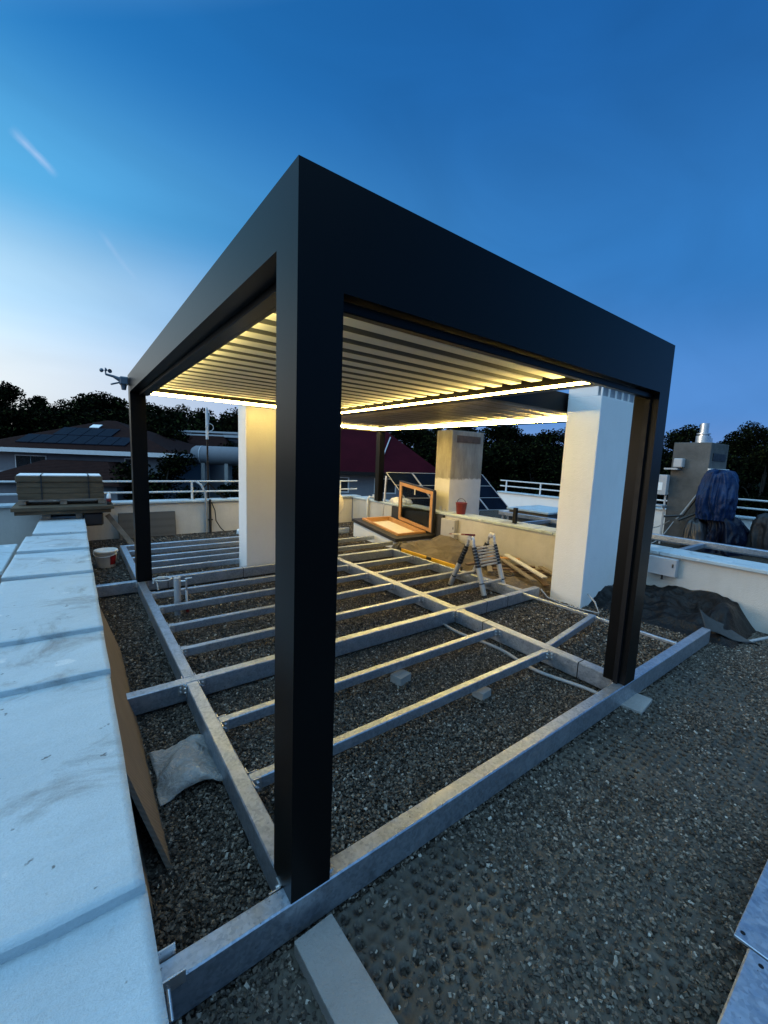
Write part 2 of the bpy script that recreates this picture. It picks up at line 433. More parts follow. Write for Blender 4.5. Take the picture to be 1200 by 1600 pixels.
# chimney render: bare cement above a ragged line, white coat below
t = NT('half_coated')
sx = t.n('ShaderNodeSeparateXYZ'); t.l(t.co, sx.inputs[0])
edge = t.math('ADD', sx.outputs[2], t.math('MULTIPLY', t.math('SUBTRACT', t.noise(9, 5, .7), .5), .16))
mask = t.ramp(t.math('MULTIPLY', t.math('SUBTRACT', edge, 1.52), 25, False), [(0.0, 0.0), (1.0, 1.0)])
cem = t.ramp(t.noise(4, 6, .7, (1.5, 1.5, .4)), [(.3, (.16, .15, .135)), (.7, (.30, .285, .26))])
wht = t.ramp(t.noise(3, 5), [(.3, (.50, .49, .48)), (.7, (.58, .57, .56))])
M['half_coated'] = t.fin(t.mix(mask, wht, cem), .9, 0, t.bump(t.noise(50, 4), .005, .7), .2)

GZ = -0.19      # roof gravel level
# ================================================================== SETTING
# far land as one sheet reaching the horizon
def land_h(x, y):
    r = math.hypot(x, y)
    k = min(max((r-45)/70, 0), 1); k = k*k*(3-2*k)
    return -8.0 + 11.0*k + 0.5*math.sin(x*.06)*math.cos(y*.05)
m = MB()
rs = [0, 6, 12, 20, 30, 38, 46, 54, 62, 70, 80, 90, 100, 115, 140, 200, 400, 900, 1800, 3000]
na = 72
Vv = []
for r in rs:
    for k in range(na):
        a = 2*math.pi*k/na; x, y = r*math.cos(a), r*math.sin(a)
        Vv.append((x, y, land_h(x, y) if r < 300 else 2.5))
Ff = [(i*na+k, i*na+(k+1) % na, (i+1)*na+(k+1) % na, (i+1)*na+k) for i in range(len(rs)-1) for k in range(na)]
m.add(Vv, Ff, True)
tag(m.build('terrain', M['grass_ground']), kind='structure')

# roof slab with its gravel bed
m = MB().box(-1.25, 13.6, -6, 9.6, -.6, GZ)
tag(m.build('roof_deck', M['gravel_bed']), kind='structure')
m = MB().box(-1.28, 13.65, -6.05, 9.65, -8.2, -.604)
b = m.build('building_block', M['plaster_wall'], None, (6, 2, -8.2))
tag(b, 'rendered block carrying the flat gravel roof', 'building')

# dimpled drainage membrane laid in front of the frame
PIT = .064
def dimple(x, y):
    j = y/(PIT*.866); j0 = math.floor(j); best = 9
    for jj in (j0, j0+1):
        xo = (jj % 2)*.5*PIT
        i0 = math.floor((x-xo)/PIT)
        for ii in (i0, i0+1):
            d = math.hypot(x-(ii*PIT+xo), y-jj*PIT*.866)
            if d < best: best = d
    return best
nx, ny = 620, 330
X0, X1, Y0, Y1 = -.40, 6.0, -3.3, -.02
xs = np.linspace(X0, X1, nx+1); ys = np.linspace(Y0, Y1, ny+1)
GX, GY = np.meshgrid(xs, ys)
best = np.full(GX.shape, 9.0); hsh = np.zeros(GX.shape)
jj = np.floor(GY/(PIT*.866))
for dj in (0, 1):
    J = jj+dj; xo = (J % 2)*.5*PIT; I = np.floor((GX-xo)/PIT)
    for di in (0, 1):
        rn = np.modf(np.abs(np.sin((I+di)*12.9898+J*78.233)*43758.5453))[0]
        dd = np.hypot(GX-((I+di)*PIT+xo)-(rn-.5)*.006, GY-J*PIT*.866-(np.modf(rn*7.31)[0]-.5)*.006)
        hsh = np.where(dd < best, rn, hsh); best = np.minimum(best, dd)
def snoise(x, y, k=0):
    return (np.sin(x*2.1+k)+np.sin(y*2.7+1.3*k+x*.6)+np.sin((x+y)*3.9+2*k)+np.sin((x*1.4-y*2.2)*2.6+k*3)*.8+np.sin((x*2.9+y*1.1)*4.1+k)*.5)/4.3
cup = np.clip((.0245-best)/.009, 0, 1); cup = cup*cup*(3-2*cup)
pm = np.clip(.55-1.3*snoise(GX*.95+1.7, GY*1.25+.4, 1.0), .12, 1)*np.clip(.15+1.5*hsh, 0, 1)
rim = np.exp(-((best-.0265)/.004)**2)
HZ = GZ+.014 - .016*cup*pm + .004*rim*pm + .006*snoise(GX*1.3, GY*1.3, 2) + .0025*snoise(GX*9, GY*9, 4)
me = bpy.data.meshes.new('drainage_mat')
VV = np.stack([GX, GY, HZ], -1).reshape(-1, 3).astype(np.float32)
ii = np.arange(nx); jx = np.arange(ny)
q = (jx[:, None]*(nx+1)+ii[None, :]).reshape(-1)
FF = np.stack([q, q+1, q+nx+2, q+nx+1], -1).astype(np.int32)
def np_mesh(name, V, Fq, smooth):
    me = bpy.data.meshes.new(name)
    me.vertices.add(len(V)); me.vertices.foreach_set('co', V.astype(np.float32).ravel())
    k = Fq.shape[1]
    me.loops.add(Fq.size); me.loops.foreach_set('vertex_index', Fq.astype(np.int32).ravel())
    me.polygons.add(len(Fq)); me.polygons.foreach_set('loop_start', np.arange(0, Fq.size, k, dtype=np.int32))
    me.polygons.foreach_set('use_smooth', np.full(len(Fq), smooth))
    me.update(calc_edges=True); me.validate()
    return me
me = np_mesh('drainage_mat', VV, FF, True)
at_ = me.attributes.new('fill', 'FLOAT', 'POINT'); at_.data.foreach_set('value', (cup*np.clip(pm*1.3, .25, 1)).astype(np.float32).ravel())
me.materials.append(M['drain_mat'])
o = bpy.data.objects.new('drainage_mat', me); COL.objects.link(o); tag(o, kind='structure')

# loose gravel: jittered angular stones, uncountable
CUBE = np.array([(-1, -1, -1), (1, -1, -1), (1, 1, -1), (-1, 1, -1), (-1, -1, 1), (1, -1, 1), (1, 1, 1), (-1, 1, 1)], float)
CF = np.array([(3, 2, 1, 0), (4, 5, 6, 7), (0, 1, 5, 4), (1, 2, 6, 5), (2, 3, 7, 6), (3, 0, 4, 7)])
def stones(x, y, z, size):
    n = len(x)
    b = CUBE[None]*(1+RNG.uniform(-.42, .25, (n, 8, 3)))
    sc = np.stack([RNG.uniform(.7, 1.5, n), RNG.uniform(.5, 1.0, n), RNG.uniform(.35, .75, n)], -1)*size[:, None]*.5
    b = b*sc[:, None, :]
    a = RNG.uniform(0, 2*np.pi, n); t_ = RNG.normal(0, .45, n); r_ = RNG.normal(0, .45, n)
    def rot(b, i, j, an):
        c, s = np.cos(an)[:, None], np.sin(an)[:, None]; p, q_ = b[..., i].copy(), b[..., j].copy()
        b[..., i] = c*p-s*q_; b[..., j] = s*p+c*q_
    rot(b, 0, 2, t_); rot(b, 1, 2, r_); rot(b, 0, 1, a)
    b += np.stack([x, y, z], -1)[:, None, :]
    V = b.reshape(-1, 3); Fq = (CF[None]+8*np.arange(n)[:, None, None]).reshape(-1, 4)
    return V, Fq
def scatter(x0, x1, y0, y1, dens, smin, smax, zb, dz, keep=None):
    n = int((x1-x0)*(y1-y0)*dens)
    x = RNG.uniform(x0, x1, n); y = RNG.uniform(y0, y1, n)
    if keep is not None:
        k = RNG.uniform(0, 1, n) < keep(x, y); x, y = x[k], y[k]
    z = zb + RNG.uniform(0, dz, len(x)) + .006*snoise(x, y, 5)
    return x, y, z, RNG.uniform(smin, smax, len(x))**1.0
parts = [scatter(-.5, 3.2, .0, 2.2, 8200, .0075, .0175, GZ, .020),
         scatter(3.2, 6.05, .0, 2.4, 3200, .012, .025, GZ, .018),
         scatter(-.5, 4.6, 2.2, 5.1, 3200, .0115, .023, GZ, .018),
         scatter(-.5, 6.0, 5.1, 9.1, 420, .020, .034, GZ, .016),
         scatter(-.5, 6.05, -3.2, 0.0, 9500, .0075, .018, GZ+.004, .018,
                 lambda x, y: np.clip(.60 + 1.6*snoise(x*.95+1.7, y*1.25+.4, 1.0), .22, 1)*np.where(x < -.02, 3, 1))]
arr = [np.concatenate([p[i] for p in parts]) for i in range(4)]
V_, F_ = stones(*arr)
me = np_mesh('gravel', V_, F_, False); me.materials.append(M['stone'])
o = bpy.data.objects.new('gravel', me); COL.objects.link(o); tag(o, kind='stuff')

# ---- left parapet
pw = thing('parapet_wall', 'wide low wall along the left with overlapping whitish coping slabs', 'wall', (-.85, 4, GZ))
MB().box(-1.17, -.535, -6, 9.0, GZ-.2, .385).build('wall_body', M['plaster_wall'], pw)
edges = [-5.9, -3.2, -1.7, -.05, 1.47, 2.20, 3.95, 5.22, 6.47, 8.25, 9.0]
for i in range(len(edges)-1):
    y0, y1 = edges[i], edges[i+1]
    L_ = -1.22 if i < 8 else -1.14
    jl, jr = RNG.uniform(-.012, .012), RNG.uniform(-.01, .01)
    zt0 = .474; zt1 = .440
    ys_, ye_ = y0, y1+.03
    sk = .03 if i < 6 else .06
    nseg = 22
    m = MB()
    def fn(u, v, y0=ys_, y1=ye_, L_=L_, jl=jl, jr=jr, sk=sk, i=i):
        x = L_+jl + (-.495+jr*.6-L_-jl)*u
        y = y0 + (y1-y0)*v - (1-u)*sk*(1-v)*(-1)
        zt = zt0 + (zt1-zt0)*v
        wob = .0012*math.sin(7*u+i)*math.cos(3.1*v*(y1-y0)+i*2) 
        e = min(v*(y1-y0), .03)/.03
        return (x + .0012*math.sin(7*y+i), y + .004*math.sin(9*u+i*1.7)*(1 if v == 0 else 0), zt + wob - .003*(1-e)**2)
    m.grid(fn, 24, 40, True, .050)
    m.build('coping_slab', M['coping_white'], pw)

# ---- far parapet with railing
fw = thing('parapet_wall', 'far low rendered wall closing the roof behind the pallet stack', 'wall', (2, 9.3, GZ))
MB().box(-5.0, 6.1, 9.22, 9.5, -1.5, .55).build('wall_body', M['plaster_wall'], fw)
MB().box(-5.05, 6.4, 9.17, 9.55, .555, .612, .012).build('coping', M['coping_white'], fw)
rl = thing('railing', 'white two-bar railing on top of the far wall', 'railing', (2, 9.36, .612))
for z in (1.045, .80):
    MB().cyl((-5, 9.36, z), (6.35, 9.36, z), .021, None, 10).build('rail', M['white_paint'], rl)
for x in (-4.2, -2.6, -.95, 1.64, 3.3, 5.0, 5.75):
    MB().box(x-.022, x+.022, 9.34, 9.38, .612, 1.05, .004).build('post', M['white_paint'], rl)
# ---- right wall
rw = thing('parapet_wall', 'long low wall on the right, warm lit beneath the second canopy', 'wall', (6.25, 2, GZ))
MB().box(6.12, 6.55, -6, 9.2, GZ-.2, .535).build('wall_body', M['plaster_wall'], rw)
e2 = [-6, -3.1, -.85, .95, 2.62, 4.3, 5.95, 7.6, 9.16]
for i in range(len(e2)-1):
    a, b_ = e2[i], e2[i+1]-.006
    MB().box(6.08+RNG.uniform(-.004, .004), 6.60, a, b_, .542, .592+RNG.uniform(-.003, .003), .008).build('coping_slab', M['coping_white'], rw)

# ---- east parapet beyond the neighbouring roof
ew = thing('parapet_wall', 'white parapet at the far edge of the neighbouring roof', 'wall', (13.5, 2, GZ))
MB().box(13.36, 13.62, -6, 9.5, -1.5, .55).build('wall_body', M['plaster_white'], ew)
MB().box(13.30, 13.68, -6, 9.5, .556, .61, .01).build('coping', M['coping_white'], ew)
rl = thing('railing', 'white two-bar railing on the parapet beyond the solar panels', 'railing', (13.5, 2, .61))
for z in (1.05, .83):
    MB().cyl((13.5, -6, z), (13.5, 9.5, z), .024, None, 10).build('rail', M['white_paint'], rl)
for y in (-4.6, -2.8, -1, .8, 2.5, 4.3, 6.1, 7.65, 9.2):
    MB().box(13.476, 13.524, y-.024, y+.024, .61, 1.05, .004).build('post', M['white_paint'], rl)

# ================================================================== DECK FRAME (galvanised steel)
df = thing('deck_frame', 'galvanised steel floor frame of beams and joists laid over the gravel', 'frame', (1.5, 2.5, GZ))
Wd, Ld, Pp = 3.088, 5.075, .175
def channel(p0, p1, w, h, name='beam', drop=0.0):
    """C-section: top flange, web on both sides"""
    m = MB(); p0 = Vector(p0); p1 = Vector(p1)
    m.bar(p0+Vector((0, 0, -h/2)), p1+Vector((0, 0, -h/2)), w, h, .006)
    return m.build(name, M['steel'], df)
channel((-.47, .042, 0), (5.05, .042, 0), .084, .165)                # front
channel((.045, .088, -.001), (.045, 1.935, -.001), .085, .15)         # left side
channel((.045, 2.025, -.001), (.045, 4.945, -.001), .085, .15)
channel((.045, 5.035, -.001), (.045, 7.42, -.001), .085, .15)
channel((-.50, 1.98, 0), (4.72, 1.98, 0), .086, .15)
channel((-.50, 4.99, 0), (4.4, 4.99, 0), .086, .15)
channel((3.03, .088, -.001), (3.03, 1.935, -.001), .11, .15)
channel((3.03, 2.025, -.001), (3.03, 4.945, -.001), .11, .15)
channel((3.03, 5.035, -.001), (3.03, 7.42, -.001), .11, .15)
channel((4.40, 2.025, -.004), (4.40, 4.945, -.004), .08, .15)
channel((4.32, .088, -.01), (4.32, 1.935, -.01), .035, .035, 'rail')
channel((3.09, .80, -.004), (4.34, .97, -.004), .062, .075, 'joist')
bk = []
for y in (.745, 1.35, 2.58, 3.19, 3.80, 4.36):
    channel((.088, y, -.006), (2.974, y, -.006), .060, .078, 'joist'); bk.append((y, .088, 2.974, .06))
for y in (2.62, 3.19, 3.75, 4.36):
    channel((3.086, y, -.006), (4.358, y, -.006), .060, .085, 'joist'); bk.append((y, 3.086, 4.358, .06))
for y in (5.60, 6.03, 6.45, 6.98):
    channel((.088, y, -.006), (2.974, y, -.006), .060, .085, 'joist')
channel((.0, 7.46, -.002), (4.9, 7.46, -.002), .08, .13)
for y in (5.60, 6.3):
    channel((3.086, y, -.006), (4.86, y, -.006), .060, .085, 'joist')
def bracket(x, y, sx, sy):
    """small angle cleat with two bolts in a corner of the frame"""
    m = MB()
    m.box(x, x+sx*.055, y, y+sy*.006, -.085, -.004); m.box(x, x+sx*.006, y, y+sy*.05, -.085, -.004)
    for zc in (-.03, -.062):
        m.cyl((x+sx*.035, y, zc), (x+sx*.035, y+sy*.018, zc), .009, None, 6)
        m.cyl((x, y+sy*.03, zc), (x+sx*.016, y+sy*.03, zc), .009, None, 6)
    m.build('bracket', M['aluminium'], df)
for (y, xa, xb, w) in bk:
    for sy in (-1, 1):
        bracket(xa, y+sy*.031, 1, sy)
    bracket(xb, y-.031, -1, -1)
for (xx, yy) in ((.0, 1.98), (.09, 1.98), (2.97, 1.98), (3.087, 1.98)):
    sx = -1 if xx in (.0, 2.97) else 1
    bracket(xx, yy-.044, sx, -1); bracket(xx, yy+.044, sx, 1)
bracket(.0, .088, -1, 1); bracket(2.974, .088, -1, 1)
bracket(0.0, 4.945, -1, -1); bracket(.09, 4.945, 1, -1)
# end angle where the front beam meets the parapet
MB().bar((-.49, .09, .012), (-.40, .09, .012), .006, .05).build('bracket', M['aluminium'], df)
m = MB(); m.bar((-.49, -.006, .005), (-.385, -.006, .005), .006, .05)
m.cyl((-.44, -.008, -.005), (-.44, -.07, -.05), .008, None, 6)
m.build('bracket', M['aluminium'], df)
# splice plate gaps (dark sleeves) on the right beam
for (x0_, x1_, y0_, y1_) in ((2.9735, 3.0865, .42, .428), (2.9735, 3.0865, 1.52, 1.528)):
    MB().box(x0_, x1_, y0_, y1_, -.152, .0012).build('splice', M['black_metal'], df)
for xs_ in (3.55, 3.98):
    MB().box(xs_, xs_+.008, 1.936, 2.0245, -.152, .0012).build('splice', M['black_metal'], df)
for xs_ in (.37, 1.42):
    MB().box(xs_, xs_+.008, 4.946, 5.0345, -.152, .0012).build('splice', M['black_metal'], df)

# ================================================================== PERGOLA
pg = thing('pergola', 'large anthracite aluminium pergola with lit louvred roof on four posts', 'pergola', (Wd/2, Ld/2, 0))
H = 2.70
A = M['anthracite']
def post(x0, y0, z0=0.0, z1=2.476, parent=pg, w=Pp):
    return MB().box(x0, x0+w, y0, y0+w, z0, z1).build('post', A, parent)
zs, zf = 2.48, 2.335
# posts run up through the roof frame, the beams butt between them
for (x0_, y0_) in ((0, 0), (Wd-Pp, 0), (0, Ld-Pp), (Wd-Pp, Ld-Pp)): post(x0_, y0_, .001, H)
MB().box(Pp, Wd-Pp, 0, .10, zf, H).build('front_beam', A, pg)
MB().box(Pp+.004, Wd-Pp-.004, .045, .085, zf-.045, zf-.006, .004).build('screen_bar', A, pg)
MB().box(Pp, Wd-Pp, Ld-.10, Ld, zs, H).build('rear_beam', A, pg)
MB().box(0, .10, Pp, Ld-Pp, zs, H).build('side_beam', A, pg)
MB().box(Wd-.10, Wd, Pp, Ld-Pp, zs, H).build('side_beam', A, pg)
# inner gutters carrying the light strips
MB().box(.102, Pp, Pp+.002, Ld-Pp-.002, zs-.035, zs+.09, .003).build('gutter', A, pg)
MB().box(Wd-Pp, Wd-.102, Pp+.002, Ld-Pp-.002, zs-.035, zs+.09, .003).build('gutter', A, pg)
MB().box(Pp+.002, Wd-Pp-.002, .102, Pp, zs-.035, zs+.09, .003).build('gutter', A, pg)
MB().box(Pp+.002, Wd-Pp-.002, Ld-Pp, Ld-.102, zs-.002, zs+.09, .003).build('gutter', A, pg)
for x0_ in (Pp, Wd-Pp-.03):
    MB().box(x0_, x0_+.03, .05, .085, .002, zf-.05).build('guide_rail', M['black_metal'], pg)
# louvre blades
y = .42; pitch = .2235; nb_ = 0
while y + pitch < Ld-Pp-.02:
    blade = MB().prism([(y+.1065, 2.534), (y+.110, 2.531), (y+.218, 2.531), (y+.222, 2.535), (y+.222, 2.61), (y+.1065, 2.61)], 'X', Pp+.035, Wd-Pp-.035).build('louver', M['louver_white'], pg)
    MB().prism([(y+.0, 2.580), (y+.090, 2.580), (y+.106, 2.536), (y+.106, 2.60), (y+.0, 2.60)], 'X', Pp+.04, Wd-Pp-.04).build('louver_recess', M['louver_gap_shade'], blade)  # recess strip, its dark colour imitates shade in the gap
    y += pitch; nb_ += 1
MB().box(Pp+.03, Wd-Pp-.03, Pp+.002, .418, 2.60, 2.63).build('cover_panel', M['louver_white'], pg)
MB().box(Pp+.03, Wd-Pp-.03, y+.006, Ld-Pp-.002, 2.575, 2.60).build('cover_panel', M['louver_white'], pg)
LZ0, LZ1 = 2.4545, 2.483
for x0_ in (Pp+.0005, Wd-Pp-.0245): MB().box(x0_, x0_+.024, Pp+.004, Ld-Pp-.004, 2.446, 2.4535).build('strip_lip', A, pg)
MB().box(Pp+.001, Pp+.016, Pp+.03, Ld-Pp-.03, LZ0, LZ1, .004).build('led_strip', M['led'], pg)
MB().box(Wd-Pp-.016, Wd-Pp-.001, Pp+.20, Ld-Pp-.03, LZ0, LZ1, .004).build('led_strip', M['led'], pg)
MB().box(Pp+.03, Wd-Pp-.03, Ld-Pp-.018, Ld-Pp-.001, 2.468, 2.506, .004).build('led_strip', M['led'], pg)
# corner foot plates
for (x0_, y0_) in ((0, 0), (Wd-Pp, 0)):
    m = MB(); m.box(x0_+.176, x0_+.21, y0_+.03, y0_+.075, .001, .008)
    m.cyl((x0_+.195, y0_+.05, .008), (x0_+.195, y0_+.05, .022), .008, None, 6)
    if x0_ == 0: m.build('foot_plate', M['aluminium'], pg)

# ---- weather sensor on the corner
ws = thing('weather_sensor', 'small grey wind and rain sensor on the pergola corner', 'sensor', (-.02, 4.98, 2.60))
m = MB(); m.box(-.10, -.004, 4.93, 5.03, 2.56, 2.66, .012); m.cyl((-.055, 4.98, 2.56), (-.055, 4.98, 2.50), .035, .025, 12)
m.tube([(-.09, 4.98, 2.62), (-.16, 4.98, 2.65), (-.24, 4.98, 2.665)], [.03, .016, .013], 10)
m.bar((-.1, 4.98, 2.585), (-.19, 4.96, 2.55), .05, .02, .005)
m.build('body', M['sensor_grey'], ws)
m = MB(); m.cyl((-.24, 4.98, 2.66), (-.24, 4.98, 2.71), .008, None, 8)
for k in range(3):
    a = 2*math.pi*k/3+.4; c = Vector((-.24+.05*math.cos(a), 4.98+.05*math.sin(a), 2.712))
    m.cyl((-.24, 4.98, 2.712), c, .004, None, 6); ax = Matrix.Rotation(a, 3, 'Z') @ Matrix.Rotation(math.pi/2, 3, 'X')
    m.lathe(c, [(.001, -.022), (.018, -.014), (.026, 0), (.026, .002)], 10, ax)
m.build('wind_cups', M['sensor_grey'], ws)

# ================================================================== SECOND CANOPY
p2 = thing('pergola', 'dark second canopy behind, with closed brown roof and lit edge', 'pergola', (4.65, 4.9, 0))
X0, X1, Y0, Y1 = 3.12, 6.17, 1.90, 7.93
z0, z1 = 2.50, 2.755
MB().box(X0, X1, Y0, Y0+.10, z0, z1, .003).build('front_beam', A, p2)
MB().box(X0, X1, Y1-.10, Y1, z0-.03, z1-.03, .003).build('rear_beam', A, p2)
MB().box(X0, X0+.10, Y0+.102, Y1-.102, z0-.01, z1-.02, .003).build('side_beam', A, p2)
MB().box(X1-.10, X1, Y0+.102, Y1-.102, z0-.01, z1-.02, .003).build('side_beam', A, p2)
MB().box(X0+.102, X0+.17, Y0+.102, Y1-.102, z0-.01, z0+.05, .003).build('gutter', A, p2)
MB().box(X1-.17, X1-.102, Y0+.102, Y1-.102, z0-.01, z0+.05, .003).build('gutter', A, p2)
MB().box(X1-.17, X1, Y1-.17, Y1, .60, z0-.035, .003).build('post', A, p2)
MB().box(X1-.17, X1, Y0, Y0+.17, .60, z0-.002, .003).build('post', A, p2)
MB().box(X0, X0+.17, Y1-.17, Y1, 0.002, z0-.035, .003).build('post', A, p2)
yy = Y0+.12; k = 0
while yy < Y1-.25:
    dz = .006*math.sin(k*1.7)
    prof = [(yy+.002, 2.545+dz), (yy+.28, 2.541+dz), (yy+.292, 2.536+dz), (yy+.298, 2.56), (yy+.002, 2.56)]
    MB().prism(prof, 'X', X0+.175, X1-.175).build('roof_panel', M['fabric_brown'], p2)
    yy += .30; k += 1
MB().box(X1-.188, X1-.172, Y0+.25, Y1-.20, 2.500, 2.530, .004).build('led_strip', M['led_canopy'], p2)
MB().box(X0+.20, X1-.19, Y1-.20, Y1-.185, 2.500, 2.530, .004).build('led_strip', M['led_canopy'], p2)
MB().box(X0+.172, X0+.188, Y0+.25, Y1-.20, 2.500, 2.530, .004).build('led_strip', M['led_canopy'], p2)

# ================================================================== CHIMNEYS
c = thing('chimney', 'broad white rendered chimney with a vent grille beside the right post', 'chimney', (5.45, 1.65, GZ))
MB().box(4.89, 6.06, 1.41, 1.87, GZ-.02, 2.68, .006).build('shaft', M['plaster_white'], c)
MB().box(4.87, 6.08, 1.39, 1.89, 2.83, 2.90, .006).build('cap', M['plaster_white'], c)
for x in np.linspace(4.895, 6.035, 7): MB().box(x, x+.022, 1.412, 1.43, 2.683, 2.828).build('grille_bar', M['plaster_white'], c)
for x in (4.895, 6.035): MB().box(x, x+.022, 1.47, 1.868, 2.683, 2.828).build('grille_side', M['plaster_white'], c)
MB().box(4.93, 6.02, 1.455, 1.80, 2.683, 2.828).build('vent_core', M['grey_box'], c)
c = thing('chimney', 'white chimney lit yellow on its front, behind the near black post', 'chimney', (2.0, 5.5, GZ))
MB().box(1.56, 2.95, 5.20, 5.58, GZ-.02, 2.60, .006).build('shaft', M['plaster_white'], c)
MB().box(1.53, 2.98, 5.17, 5.61, 2.604, 2.68, .008).build('cap', M['plaster_white'], c)
c = thing('chimney', 'unfinished chimney with bare grey cement above white coat', 'chimney', (6.9, 5.6, GZ))
sh = MB().box(6.36, 7.45, 5.45, 5.95, GZ-.02, 2.47, .008).build('shaft', M['half_coated'], c)
m = MB().box(6.52, 7.33, 5.440, 5.452, 2.20, 2.36); m.build('vent_opening', M['wood_dark'], c)

g = thing('chimney', 'tall grey cement chimney with a steel flue beside the blue tarpaulin', 'chimney', (12.6, 2.4, GZ))
MB().box(11.95, 13.34, 2.12, 2.92, GZ-.02, 2.46, .01).build('shaft', M['plaster_grey'], g)
MB().box(12.15, 13.15, 2.108, 2.122, 2.02, 2.20).build('vent_opening', M['black_metal'], g)
m = MB(); m.cyl((12.6, 2.5, 2.46), (12.6, 2.5, 2.66), .16, None, 16); m.cyl((12.6, 2.5, 2.66), (12.6, 2.5, 2.98), .095, None, 16)
m.cyl((12.6, 2.5, 2.70), (12.6, 2.5, 2.73), .15, None, 16); m.box(12.75, 13.0, 2.4, 2.6, 2.46, 2.62)
m.build('flue', M['aluminium'], g)
MB().box(11.9, 13.4, 2.06, 2.118, 1.76, 1.82).build('ledge', M['plaster_white'], g)

# ================================================================== TARPAULINS ON THE NEIGHBOURING ROOF
def drape(c, rings, n=40, seed=0, amp=.06, lev=26, rough=.05):
    """closed draped body through rings of (z, rx, ry, dx, dy), gathered into uneven folds"""
    R_ = np.array(rings, float); tt = np.linspace(0, 1, len(rings)); m = MB(); V = []; off = seed*7.3
    n = n*2
    for i in range(lev):
        t_ = i/(lev-1); z, rx, ry, dx, dy = [np.interp(t_, tt, R_[:, q]) for q in range(5)]
        for k in range(n):
            a = 2*math.pi*k/n; ca, sa_ = math.cos(a), math.sin(a)
            p = Vector((ca*2.2+off, sa_*2.2, z*1.1))
            f = 1 - abs(MN.noise(p*1.7+Vector((0, 0, off))))*amp*3.2*(1-.55*t_) + MN.noise(p*.8)*amp*1.6 - abs(MN.noise(Vector((ca*4+off, sa_*4, z*5))))*rough
            sq = (abs(ca)**3+abs(sa_)**3)**(-1/3)
            V.append((c[0]+dx+rx*f*sq*ca, c[1]+dy+ry*f*sq*sa_, z+(MN.noise(p*1.3)*rough*.9 if i > 0 else 0)))
    Fc = [(i*n+k, i*n+(k+1) % n, (i+1)*n+(k+1) % n, (i+1)*n+k) for i in range(lev-1) for k in range(n)]
    m.add(V, Fc, True); m.add(V[-n:], [tuple(range(n))], True)
    return m
m = drape((11.95, 1.85), [(.60, .50, .34, 0, 0), (.72, .52, .37, 0, 0), (.95, .56, .38, -.02, 0), (1.15, .55, .38, -.03, 0), (1.35, .50, .36, .0, 0), (1.50, .49, .34, .05, 0), (1.62, .50, .30, .07, 0), (1.72, .42, .24, .02, 0), (1.76, .15, .1, 0, 0)], 64, 3, .13, 34, .10)
tag(m.build('tarpaulin', M['tarp_blue'], None, (11.95, 1.85, .6)), 'bright blue tarpaulin draped over the upper part of a covered unit', 'tarpaulin')
m = drape((12.15, 1.62), [(GZ, .74, .46, 0, 0), (-.02, .70, .44, 0, 0), (.15, .66, .42, 0, 0), (.35, .58, .38, -.04, 0), (.55, .48, .34, -.1, .05), (.64, .40, .28, -.15, .1), (.66, .2, .15, -.15, .1)], 64, 5, .15, 30, .10)
tag(m.build('tarpaulin', M['tarp_navy'], None, (12.15, 1.62, GZ)), 'dark navy tarpaulin hanging in folds under the bright blue one', 'tarpaulin')
m = drape((11.65, 2.1), [(GZ, .28, .26, 0, 0), (.05, .27, .26, 0, 0), (.3, .24, .24, 0, .02), (.5, .18, .18, 0, .03), (.58, .06, .06, 0, .04)], 40, 9, .10)
tag(m.build('rubbish_bag', M['dark_bag'], None, (11.65, 2.1, GZ)), 'black plastic bag slumped at the grey chimney foot', 'bag')
m = drape((12.35, .92), [(GZ, .42, .36, 0, 0), (.1, .41, .35, 0, 0), (.35, .39, .33, 0, 0), (.6, .36, .30, 0, 0), (.75, .28, .24, 0, 0), (.82, .12, .1, 0, 0)], 48, 12, .11, 26, .08)
tag(m.build('covered_barrel', M['tarp_grey'], None, (12.35, .92, GZ)), 'rounded unit under a dark grey cover right of the blue tarpaulin', 'cover')
cb = thing('control_box', 'pale grey electrical cabinet with white label left of the grey chimney', 'electrical box', (11.5, 3.05, GZ))
MB().box(11.60, 11.78, 2.86, 3.16, 1.10, 1.62, .01).build('cabinet', M['grey_box'], cb)
MB().box(11.592, 11.602, 2.95, 3.06, 1.22, 1.42).build('label_plate', M['label_white'], cb)
m = MB(); m.box(11.72, 11.76, 3.10, 3.14, GZ, 1.1); m.box(11.72, 11.76, 2.88, 2.92, GZ, 1.1); m.box(11.5, 11.8, 2.86, 3.9, .80, .84)
m.build('stand', M['grey_box'], cb)
lm = thing('wall_lamp', 'small unlit floodlight on the left side of the grey chimney', 'lamp', (11.9, 2.7, 1.75))
MB().box(11.74, 11.945, 2.62, 2.82, 1.82, 2.05, .02).build('housing', M['grey_box'], lm)
MB().box(11.70, 11.945, 2.70, 3.0, 1.76, 1.80, .004).build('arm', M['grey_box'], lm)
def sag(p0, p1, s_, n=14):
    p0 = Vector(p0); p1 = Vector(p1)
    return [p0.lerp(p1, i/n) - Vector((0, 0, s_*math.sin(math.pi*i/n))) for i in range(n+1)]
m = MB()
m.tube(sag((11.93, 2.15, 1.4), (11.75, 2.55, .55), .0)+[Vector((11.75, 2.6, .5))], .022, 8)
tag(m.build('conduit', M['cable_grey'], None, (11.8, 2.3, .5)), 'pale conduit running down the grey chimney', 'conduit')
m = MB(); m.tube([(11.9, 2.05, 1.35), (11.72, 2.2, 1.15), (11.75, 2.35, .85), (11.7, 2.45, .62), (11.5, 2.8, .56)], .03, 8)
m.tube([(11.9, 2.02, 1.25), (11.80, 2.1, 1.0), (11.78, 2.2, .7), (11.6, 2.5, .5)], .03, 8)
